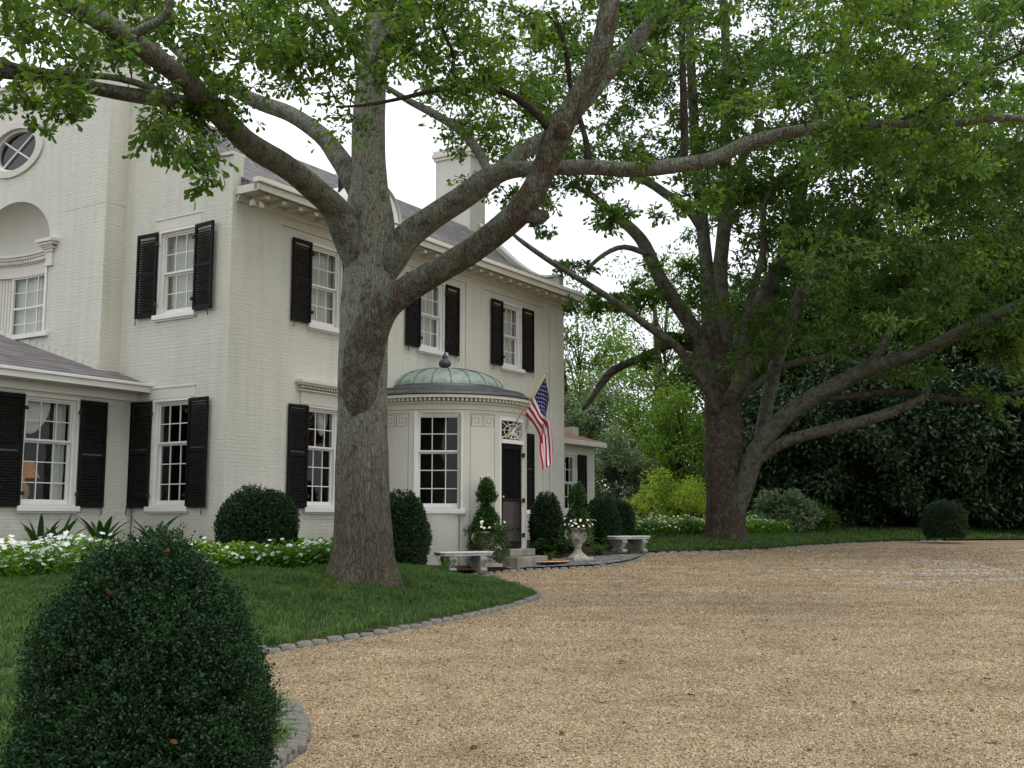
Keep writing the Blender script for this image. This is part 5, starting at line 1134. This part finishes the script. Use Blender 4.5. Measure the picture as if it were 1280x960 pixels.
ball(324, 19.6, 610, 100, 'rounded clipped boxwood at the front corner of the house', 5200, seed=2)
q = hw(4.55, -2.2); ball(505, 22.8, 617, 62, 'egg shaped clipped boxwood between the near oak trunk and the bay window', 4200, seed=4, k=.4)
ball(683, 27.4, 619, 44, 'tall clipped boxwood just right of the front door', 3600, seed=5)
ball(753, 29.8, 624, 46, 'clipped boxwood behind the urn right of the door', 3600, seed=6)
ball(775, 31.5, 627, 34, 'clipped boxwood farthest along the house front, behind the right bench', 3000, seed=7)
ball(1180, 34.5, 627, 54, 'lone clipped boxwood ball in front of the dark magnolias at right', 3600, seed=8)

# ---- grass
def grass(name, label, x0, x1, y0, y1, n, excl, Lh, wd, mat='grass_leaf', tuft=7):
    x = rng.uniform(x0, x1, n); y = rng.uniform(y0, y1, n); k = in_poly(x, y, LAWN)
    for e in excl: k &= ~in_poly(x, y, e)
    k &= (dist_curb(x, y) > .09)
    x, y = x[k], y[k]; z = zl(x, y); m = len(x)
    X = np.repeat(x, tuft)+rng.normal(size=m*tuft)*.03; Y = np.repeat(y, tuft)+rng.normal(size=m*tuft)*.03; Z = np.repeat(z, tuft)
    P = np.stack([X, Y, Z-.01], -1); a = rng.random(m*tuft)*2*math.pi; sp = rng.uniform(.35, 1.3, m*tuft)
    hmod = 1+.45*smooth_noise3(P*np.array([1, 1, 0]), 4.5, 2)+.25*smooth_noise3(P*np.array([1, 1, 0]), 13, 5)
    L = Lh*rng.uniform(.6, 1.3, m*tuft)*hmod; out_ = np.stack([np.cos(a)*sp, np.sin(a)*sp, np.zeros_like(a)], -1)
    d1 = unit(out_*.5+np.array([0, 0, 1])); d2 = unit(out_*1.2+np.array([0, 0, .45])); s = np.stack([-np.sin(a), np.cos(a), np.zeros_like(a)], -1)*wd
    M = P+d1*L[:, None]*.55; T_ = M+d2*L[:, None]*.5
    V_ = np.stack([P-s, P+s, M+s*.8, M-s*.8, T_, T_], 1)[:, :5]
    V_ = V_.reshape(-1, 3)
    ft = [(0, 1, 2), (0, 2, 3), (3, 2, 4)]
    o = fast_mesh(name, V_, 5, ft, mat); tag(o, label, 'grass', kind='stuff'); return o
bedpoly = [BED1, BED2, PAVE]
grass('grass', 'thick green grass mat around the near oak', -9, 2.5, 9.5, 22, 34000, bedpoly, .10, .0045)
grass('grass', 'grass and creeping ground cover round the front boxwood', -9, -.8, 3.0, 9.7, 20000, bedpoly, .09, .004)
grass('grass', 'strip of dark green grass under the far oak', 1, 22, 28, 42, 26000, bedpoly, .13, .009, tuft=5)

# ---- white flower beds
def flower_bed(label, poly, n, fl, h=.32, Ls=.085, seed=0, fl_size=.05, dens=None):
    poly = [tuple(p[:2]) for p in poly]; xs = [p[0] for p in poly]; ys = [p[1] for p in poly]
    x = rng.uniform(min(xs), max(xs), n*4); y = rng.uniform(min(ys), max(ys), n*4); k = in_poly(x, y, poly); x, y = x[k][:n], y[k][:n]; m = len(x)
    z = zl(x, y); Hh = h*(1+.25*smooth_noise3(np.stack([x, y, x*0], -1), 3.5, seed)+.35*smooth_noise3(np.stack([x, y, x*0], -1), 14, seed+3))
    t = rng.random((m, 12)); P = np.stack([x[:, None]+rng.normal(size=(m, 12))*.07, y[:, None]+rng.normal(size=(m, 12))*.07, z[:, None]+Hh[:, None]*t], -1)
    a = rng.random((m, 12))*2*math.pi; d = np.stack([np.cos(a), np.sin(a), .25+.3*rng.random((m, 12))], -1)
    P = P.reshape(-1, 3); d = d.reshape(-1, 3); V_ = leaves(P, d, Ls*rng.uniform(.7, 1.2, len(P)), Ls*.45, KITE, upw=2)
    nf = fl; idx = rng.integers(0, m, nf); fx = x[idx]+rng.normal(size=nf)*.08; fy = y[idx]+rng.normal(size=nf)*.08; fz = z[idx]+Hh[idx]*rng.uniform(.45, 1.15, nf)
    mb = MB()
    for i in range(nf):
        c = Vector((fx[i], fy[i], fz[i])); ax = Vector((rng.normal()*.35, -.55+rng.normal()*.35, 1)).normalized(); s = ax.orthogonal().normalized(); t2 = ax.cross(s); r = fl_size*random.uniform(.75, 1.15); ph = random.random()*6
        vs = [tuple(c)]
        for j in range(10):
            rr = r if j % 2 == 0 else r*.62; an = ph+math.pi*j/5; vs.append(tuple(c+(s*math.cos(an)+t2*math.sin(an))*rr+ax*(.25*r)))
        mb.add(vs, [(0, 1+j, 1+(j+1) % 10) for j in range(10)])
    o = fast_mesh('white_flowers', V_, 4, KITE[1], ['bed_leaf', 'petals'], extra=mb); tag(o, label, 'flowers', kind='stuff'); return o
def zpoly(pxs): return [hit(a, b, zl)[:2] for a, b in pxs]
FB1 = zpoly([(-60, 738), (40, 742), (110, 735), (125, 722)])+[hp(-3.2, .9), hp(-9, .9)]
FB1 = [hp(-8.6, -.9), hp(-6.2, -1.15), hp(-4.6, -1.25), hp(-3.4, -1.2), hp(-2.9, .4), hp(-4, 1.2), hp(-9, 1.3)]
flower_bed('dense bed of white flowers below the left wing window', FB1, 2600, 1900, .40, .09, 1, .058)
FB2 = [hp(-3.4, -1.2), hp(-1.9, -2.6), hp(-.4, -3.3), hp(.7, -3.5), hp(1.0, -2.3), hp(0, -1.6), hp(-1.2, -.9), hp(-2.9, .4)]
flower_bed('bright green leafy bed with scattered white flowers left of the near oak', FB2, 1300, 760, .33, .12, 4, .052)
FB3 = [tuple(at(778, 650, 32.5)[:2]), tuple(at(880, 650, 34)[:2]), tuple(at(985, 650, 36)[:2]), tuple(at(985, 650, 37.5)[:2]), tuple(at(880, 650, 36.5)[:2]), tuple(at(776, 650, 35.5)[:2])]
flower_bed('long low bed of small white flowers behind the far oak', FB3, 3600, 1900, .42, .10, 6, .04)
# broad-leaved plants
def broad_plant(label, X, Y, n, L, seed):
    rr = random.Random(seed); p = hw(X, Y); z = float(zl(p[0], p[1])); root = empty('broad_leaved_plant', (p[0], p[1], z)); tag(root, label, 'plant', 'broad-leaved plants along the left wall')
    for i in range(n):
        a = 2*math.pi*(i+rr.random()*.6)/n; l = L*rr.uniform(.75, 1.1); lean = rr.uniform(.25, .75); w = .055*rr.uniform(.8, 1.2); mb = MB(); K = 9; vs = []
        for k in range(K):
            t = k/(K-1); r_ = lean*l*t**1.6; zz = l*(t-.42*lean*t**2.6); c = Vector((math.cos(a)*r_, math.sin(a)*r_, zz)); s = Vector((-math.sin(a), math.cos(a), 0)); ww = w*(math.sin(math.pi*min(1, .12+t*.88))**.7)+.004
            vs += [tuple(c-s*ww+Vector((0, 0, ww*.35))), tuple(c), tuple(c+s*ww+Vector((0, 0, ww*.35)))]
        mb.add(vs, [(3*k+j, 3*k+j+1, 3*k+j+4, 3*k+j+3) for k in range(K-1) for j in (0, 1)]); mb.build('leaf', 'broad_leaf', root, smooth=True, recalc=False)
broad_plant('broad-leaved dark plant at the left edge below the wing window', -2.95, 1.3, 13, 1.0, 1)
broad_plant('broad-leaved dark plant below the left shutter of the wing window', -2.45, 1.5, 9, .95, 5)
broad_plant('broad-leaved dark plant below the right shutter of the wing window', -1.55, 1.5, 12, 1.0, 2)
broad_plant('single broad-leaved dark plant below the side window near the corner', -.55, 1.25, 8, 1.05, 3)

# ---- ferny bits by the door
mk_leaf('bed_fern', [(.03, .075, .018), (.05, .11, .025), (.08, .15, .03)], .3)
def fern(X, Y, label, r=.4, n=22, h=.4, mat='fern_leaf'):
    p = hw(X, Y); z = float(zl(p[0], p[1])); root = empty('fern', (p[0], p[1], z)); tag(root, label, 'fern', 'ferns around the door')
    V_ = []; mb = MB()
    for i in range(n):
        a = 2*math.pi*rng.random(); l = r*rng.uniform(.6, 1.15); t = np.linspace(.1, 1, 14)[:, None]
        c = np.hstack([np.cos(a)*l*t, np.sin(a)*l*t, h*rng.uniform(.6, 1.1)*np.sin(t*1.9)]); mb.tube([tuple(q_) for q_ in c[::3]], [.004]*len(c[::3]), 3, 0, False)
        s = np.array([-math.sin(a), math.cos(a), .0])
        for sg in (-1, 1): V_.append(leaves(c, np.tile(s*sg, (14, 1))+rng.normal(size=(14, 3))*.15, .16*r*(1.25-t[:, 0]), .06*r, KITE, upw=3))
    fast_mesh('fronds', np.vstack(V_), 4, KITE[1], [mat, 'fern_leaf'], root, extra=mb)
fern(5.15, -2.35, 'small bright fern under the left stone bench', .3, 16, .28)
fern(9.3, -2.5, 'bright green ferny clump right of the urn', .6, 44, .5)
fern(9.9, -2.1, 'bright green ferny clump left of the right bench', .55, 34, .45)
fern(8.05, -1.9, 'dark fern at the foot of the boxwood right of the door', .5, 24, .4, 'ball_leaf')
fern(3.6, -2.6, 'small fern at the foot of the near oak', .3, 12, .35)

fern(8.6, -2.2, 'dark green fern between the door boxwood and the urn', .5, 30, .42, 'bed_fern')
fern(9.6, -3.0, 'low green fern at the paving edge beside the right bench', .4, 26, .3, 'bed_fern')
fern(10.9, -2.9, 'dark green fern behind the right bench', .5, 30, .4, 'bed_fern')
fern(11.8, -2.3, 'dark green fern between the right bench and the far boxwood', .5, 30, .4, 'bed_fern')
fern(7.3, -2.9, 'small green fern at the right end of the steps', .28, 16, .25, 'bed_fern')
# ---- stone benches
def bench(px, D, rot, label):
    q_ = at(px, 650, D); root = empty('stone_bench', (q_[0], q_[1], float(max(zl(q_[0], q_[1]), zp(q_[0], q_[1])))-.01), rot); tag(root, label, 'bench', 'stone benches beside the door')
    mb = MB(); L, Wd = .62, .21
    pr = [(0, .375), (-.02, .39), (0, .41), (.012, .43), (.012, .445), (-.005, .455)]
    def ringp(g): 
        c = .07; a, b = L+g, Wd+g
        return [(-a+c, -b), (a-c, -b), (a, -b+c), (a, b-c), (a-c, b), (-a+c, b), (-a, b-c), (-a, -b+c)]
    vs = [(x, y, z) for g, z in pr for x, y in ringp(g)]; n = len(pr)
    fs = [(j*8+i, j*8+(i+1) % 8, (j+1)*8+(i+1) % 8, (j+1)*8+i) for j in range(n-1) for i in range(8)]+[tuple(range(8))[::-1], tuple((n-1)*8+i for i in range(8))]
    mb.add(vs, fs); mb.build('seat', 'concrete', root, bevel=.006)
    for s in (-1, 1):
        mb = MB(); K = 15; prof = []
        for k in range(K):     # scroll outline in Y-Z, extruded in X
            t = k/(K-1); prof.append((.175-.035*math.sin(t*math.pi*2.1)+.03*(t > .85)+.02*(t < .1), .375*t))
        o = [(y, z) for y, z in prof]+[(-y, z) for y, z in prof[::-1]]
        for i, (y, z) in enumerate(o): pass
        xs = (s*.36-.078, s*.36-.055, s*.36+.055, s*.36+.078); sc_ = (.86, 1, 1, .86); nO = len(o)
        vs = [(x, y*c_, z) for x, c_ in zip(xs, sc_) for y, z in o]; fs = [(j*nO+i, j*nO+(i+1) % nO, (j+1)*nO+(i+1) % nO, (j+1)*nO+i) for j in range(3) for i in range(nO)]
        mb.add(vs, fs); m = K
        for base_ in (0, 3*nO): mb.add([vs[base_+i] for i in range(nO)], [(i, i+1, nO-2-i, nO-1-i) for i in range(K-1)])
        for yy in (-.15, .15):
            for zz, r_ in ((.07, .055), (.30, .06)): mb.tube([(s*.36-.084, yy*1.15, zz), (s*.36+.084, yy*1.15, zz)], [r_, r_], 12)
        mb.build('leg', 'aged_shaded_concrete', root, bevel=.004)
    return root
bench(580, 23.3, R(30), 'pale stone bench on the grass, left of the front door')
bench(786, 28.6, R(38), 'pale stone bench at the planting, right of the front door')

# ---- urns with topiary
URN = [(.0, 0), (.26, 0), (.26, .05), (.22, .07), (.19, .10), (.12, .16), (.085, .22), (.075, .27), (.10, .29), (.105, .31), (.09, .33), (.13, .37), (.20, .44), (.235, .52), (.235, .57), (.215, .62), (.22, .66), (.27, .70), (.285, .72), (.27, .745), (.24, .74), (.22, .70), (.0, .68)]
def urn(px, D, label, tl, fnz, ht, seed, gr1='stone urns beside the door'):
    q_ = at(px, 650, D); z = float(fnz(q_[0], q_[1]))+.0; root = empty('stone_urn', (q_[0], q_[1], z), .5); tag(root, label, 'urn', gr1)
    mb = MB(); mb.lathe(URN[1:], 36, rad=lambda a, zz: 1+(.025*math.cos(14*a) if .36 < zz < .58 else 0)+(.02*math.cos(14*a) if .08 < zz < .2 else 0)); mb.build('bowl', 'old_stone', root, smooth=True)
    mb = MB(); mb.box(-.27, .27, -.27, .27, -.03, .045); mb.build('plinth', 'old_stone', root, bevel=.01)
    for s in (-1, 1):
        mb = MB(); mb.tube([(s*.20, 0, .50), (s*.30, 0, .50), (s*.345, 0, .57), (s*.33, 0, .66), (s*.27, 0, .70)], [.028, .026, .028, .026, .022], 8); mb.lathe([(0, .04), (.04, .03), (.055, 0), (.04, -.03), (0, -.04)], 10, (s*.29, 0, .62)); mb.build('handle', 'old_stone', root, smooth=True)
    # two-tier topiary
    t = empty('topiary', (q_[0], q_[1], z+.68)); tag(t, tl, 'topiary', 'topiary in the stone urns')
    mb = MB(); mb.tube([(0, 0, -.02), (.01, 0, ht*.5), (0, .01, ht*.95)], [.02, .016, .008], 7); mb.build('stem', 'far_bark', t)
    for nm, z0, z1, r_ in (('lower_tier', .0, ht*.53, .26), ('upper_tier', ht*.60, ht, .16)):
        nsp = int(1500*r_/.2); tt = rng.random(nsp)**.8; th = rng.random(nsp)*2*math.pi; prof = r_*np.minimum(1, .55+2.2*tt)*np.maximum(0, 1-tt**1.9)**.8
        S = np.stack([np.cos(th)*prof, np.sin(th)*prof, z0+(z1-z0)*tt], -1)+rng.normal(size=(nsp, 3))*.034
        d = unit(np.stack([np.cos(th), np.sin(th), .5+0*th], -1)+rng.normal(size=(nsp, 3))*.5); P = np.repeat(S, 4, 0)+rng.normal(size=(nsp*4, 3))*.014
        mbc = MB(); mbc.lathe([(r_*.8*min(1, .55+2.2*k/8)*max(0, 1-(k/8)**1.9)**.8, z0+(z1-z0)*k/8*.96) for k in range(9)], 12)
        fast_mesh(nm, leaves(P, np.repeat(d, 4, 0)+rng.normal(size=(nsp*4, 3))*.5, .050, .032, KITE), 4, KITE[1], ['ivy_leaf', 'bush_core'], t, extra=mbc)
    # trailing ivy and white flowers
    f = empty('trailing_flowers', (q_[0], q_[1], z+.70)); tag(f, 'white flowers and trailing ivy spilling over the '+('left' if seed == 1 else 'right')+' door urn', 'flowers', 'plants spilling from the urns')
    V_ = []; mb = MB()
    for i in range(150 if seed == 1 else 80):
        a = rng.random()*2*math.pi; l = rng.uniform(.18, (.62 if -1.2 < a-2*math.pi*(a > math.pi) < .9 else .46) if seed == 1 else .42); dp = rng.uniform(-.1, .55)*(1.25 if seed == 1 else .7); T_ = np.linspace(.2, 1, 9)[:, None]
        c = np.hstack([np.cos(a)*l*T_**.8, np.sin(a)*l*T_**.8, .10*np.sin(T_*3)-dp*T_**2.2+.02]); mb.tube([tuple(p) for p in c[::2]], [.003]*5, 3, 0, False)
        cc = np.repeat(c, 5, 0)+rng.normal(size=(45, 3))*.028; V_.append(leaves(cc, rng.normal(size=(45, 3))+np.array([math.cos(a), math.sin(a), -.2]), .055*rng.uniform(.6, 1.2, 45), .042, KITE, upw=1.5))
    fast_mesh('foliage', np.vstack(V_), 4, KITE[1], ['ivy_leaf', 'twig_bark'], f, extra=mb)
    mb = MB()
    for i in range(34 if seed == 2 else 22):
        a = rng.uniform(-1.9, 1.0) if seed == 1 else rng.uniform(-3.1, .4); r_ = rng.uniform(.22, .44); c = Vector((math.cos(a)*r_, math.sin(a)*r_, rng.uniform(.06, .26))); ax = Vector((math.cos(a), math.sin(a)-.4, .9)).normalized(); s = ax.orthogonal().normalized(); t2 = ax.cross(s)
        vs = [tuple(c)]+[tuple(c+(s*math.cos(math.pi*j/5)+t2*math.sin(math.pi*j/5))*(.034 if j % 2 == 0 else .024)+ax*.008) for j in range(10)]; mb.add(vs, [(0, 1+j, 1+(j+1) % 10) for j in range(10)])
    mb.build('blossoms', 'petals', f, recalc=False)
mk_leaf('ivy_leaf', [(.018, .048, .015), (.03, .075, .02), (.045, .10, .026), (.09, .14, .04)], .25, .4, .35)
urn(722, 26.4, 'weathered stone urn right of the front steps', 'two-tier clipped topiary in the right urn', lambda x, y: max(zp(x, y), zl(x, y)+.02), 1.05, 2)
urn(608, 24.25, 'weathered stone urn left of the front steps, half hidden by ivy', 'two-tier clipped topiary in the left urn', lambda x, y: max(zp(x, y), zl(x, y)+.02)+.06, 1.15, 1)
# ---- doormat
q_ = hit(678, 705, zp); mm = MB(); n = 28
mm.lathe([(.0, 0), (.58, 0), (.60, .012), (.58, .03), (0, .035)], n, a0=math.pi, a1=2*math.pi); 
mat_ = empty('doormat', (q_[0], q_[1]+.15, float(max(zp(q_[0], q_[1]+.1), zl(q_[0], q_[1]+.1)+.02))+.02), HZ-.0+R(-40)); tag(mat_, 'half-round brown coir doormat on the paving below the steps', 'doormat')
mm.build('pile', 'doormat', mat_)
mm = MB(); A_ = [math.pi+math.pi*i/n for i in range(n+1)]; mm.tube([(.605*math.cos(a), .605*math.sin(a), .012) for a in A_], [.009]*(n+1), 6); mm.build('border', 'mat_edge', mat_)

# ---- flag
FD = 24.3
p0 = at(634, 545, 24.75); p1 = at(683, 466, FD); fg = empty('house_flag', tuple(p0)); tag(fg, 'stars and stripes flag hanging from a slanted wooden pole beside the door', 'flag')
mb = MB(); mb.tube([(0, 0, 0), tuple(p1-p0)], [.014, .012], 8); mb.lathe([(0, .05), (.02, .04), (.026, .015), (.02, -.01), (0, -.015)], 10, tuple(p1-p0)); mb.build('pole', 'pole_wood', fg, smooth=True)
mb = MB(); mb.tube([tuple((p1-p0)*-.03), tuple((p1-p0)*.09)], [.028, .024], 10); mb.build('bracket', 'brass', fg)
newmat('flag_red', (.40, .010, .028), .75); newmat('flag_white', (.78, .78, .80), .7); newmat('flag_blue', (.012, .014, .10), .75)
top = catmull([(681.5, 472, 0), (686, 496, 0), (688, 525, 0), (691, 552, 0), (692, 578, 0)], 8)[:, :2]; bot = catmull([(656, 518, 0), (667, 531, 0), (674, 546, 0), (674.5, 564, 0), (677, 588, 0)], 8)[:, :2]
hl = p1-p0
def fs_(s, t):      # s 0 top .. 1 bottom of hoist, t 0 hoist .. 1 fly
    k = t*(len(top)-1); i = min(int(k), len(top)-2); f_ = k-i; a = top[i]*(1-f_)+top[i+1]*f_; b = bot[i]*(1-f_)+bot[i+1]*f_
    w_ = min(1, max(0, (t-.25)/.3)); w_ = w_*w_*(3-2*w_); q = s*(1-w_)+w_*(abs(2*s-1) if s > .5 else .85*abs(2*s-1)); back = w_*max(0, .5-s)*.22
    px, py = a*(1-q)+b*q; d = FD+back+.02+(.43*s)*(1-t)*.9+.10*math.sin(s*7+t*2.2)*min(1, t*2)+.05*math.sin(s*15-t*4)*min(1, t*2)
    if t > .8: px += 2.0*math.sin((t-.8)*10)*(s-.5)
    return at(px, py, d)-p0
mb = MB(); NS, NT = 39, 44
grid = [[tuple(fs_(i/NS, j/NT)) for j in range(NT+1)] for i in range(NS+1)]
mb.v = [p for r_ in grid for p in r_]
for i in range(NS):
    for j in range(NT):
        st_ = i//3; mb.f.append((i*(NT+1)+j, i*(NT+1)+j+1, (i+1)*(NT+1)+j+1, (i+1)*(NT+1)+j)); mb.m.append(2 if (i < 21 and j < 18) else (0 if st_ % 2 == 0 else 1))
for r_ in range(9):
    for c_ in range(11):
        if (r_+c_) % 2: continue
        s0, t0_ = (r_+1)/10*21/39, (c_+1)/12*18/44; vs = []
        c0 = fs_(s0, t0_); n0 = np.cross(fs_(s0+.01, t0_)-c0, fs_(s0, t0_+.01)-c0); n0 /= np.linalg.norm(n0); n0 *= -1 if n0[1] > 0 else 1
        for k in range(10):
            rr = (.021 if k % 2 == 0 else .009); an = math.pi*k/5; vs.append(tuple(fs_(s0+rr*math.cos(an)/.92*.9, t0_+rr*math.sin(an)/1.5)+n0*.004))
        mb.add(vs, [tuple(range(10))], 1)
mb.build('flag_cloth', ['flag_red', 'flag_white', 'flag_blue'], fg, smooth=True, recalc=False)

# ---- fallen leaves on the gravel and grass
lf = MB(); lf.add([(0, 0, .006), (.04, 0, .014), (.09, 0, .012), (.02, .014, .01), (.06, .024, .022), (.02, -.014, .014), (.06, -.024, .01)], [(0, 1, 3), (1, 4, 3), (1, 2, 4), (0, 5, 1), (1, 5, 6), (1, 6, 2)])
l0 = lf.build('fallen_leaf', 'dead_leaf', smooth=True, recalc=False); first = True
spots = [(781, 906), (588, 938), (1141, 864), (934, 791), (932, 800), (887, 829), (1190, 815), (1225, 752), (1215, 890), (1121, 774), (1183, 906), (1092, 837), (1190, 844), (1062, 880), (690, 838), (1040, 800), (520, 905), (820, 760), (730, 778), (960, 760), (1010, 940), (870, 870), (1250, 930), (640, 800), (770, 830), (905, 742), (560, 860), (480, 850), (700, 920), (850, 930), (1180, 770), (1150, 945), (760, 880), (1240, 850), (990, 850), (440, 920)]
for px, py in spots:
    o = l0 if first else l0.copy()
    if not first: C.objects.link(o)
    first = False; p = hit(px, py); o.location = (p[0], p[1], float(zg(p[0], p[1]))+.004); o.rotation_euler = (random.uniform(-.2, .2), random.uniform(-.2, .2), random.random()*6); k = random.uniform(.6, 1.1); o.scale = (k, k, k)
    if (px, py) == spots[0]: pass
    tag(o, 'small brown dead leaf lying flat on the open gravel', 'fallen leaf', 'dead leaves on the gravel')

for px, py, D in ((143, 743, 5.93), (262, 800, 6.0), (212, 925, 5.72), (75, 835, 5.95), (205, 690, 6.2)):
    o = l0.copy(); C.objects.link(o); p = at(px, py, D); o.location = tuple(p); o.rotation_euler = (random.uniform(.4, 1.4), random.uniform(-.6, .6), random.random()*6); o.scale = (.5,)*3
    tag(o, 'dry brown oak leaf caught on the big foreground boxwood', 'fallen leaf', 'dead leaves caught on the front boxwood')
for px, py in ((350, 770), (300, 745), (520, 745), (590, 742), (430, 775), (470, 755), (560, 765), (400, 740), (30, 760), (20, 790)):
    o = l0.copy(); C.objects.link(o); p = hit(px, py, zl); o.location = (p[0], p[1], float(zl(p[0], p[1]))+.085); o.rotation_euler = (random.uniform(-.5, .5), random.uniform(-.5, .5), random.random()*6); o.scale = (.8,)*3
    tag(o, 'small brown dead leaf lying on the grass around the near oak', 'fallen leaf', 'dead leaves on the grass')
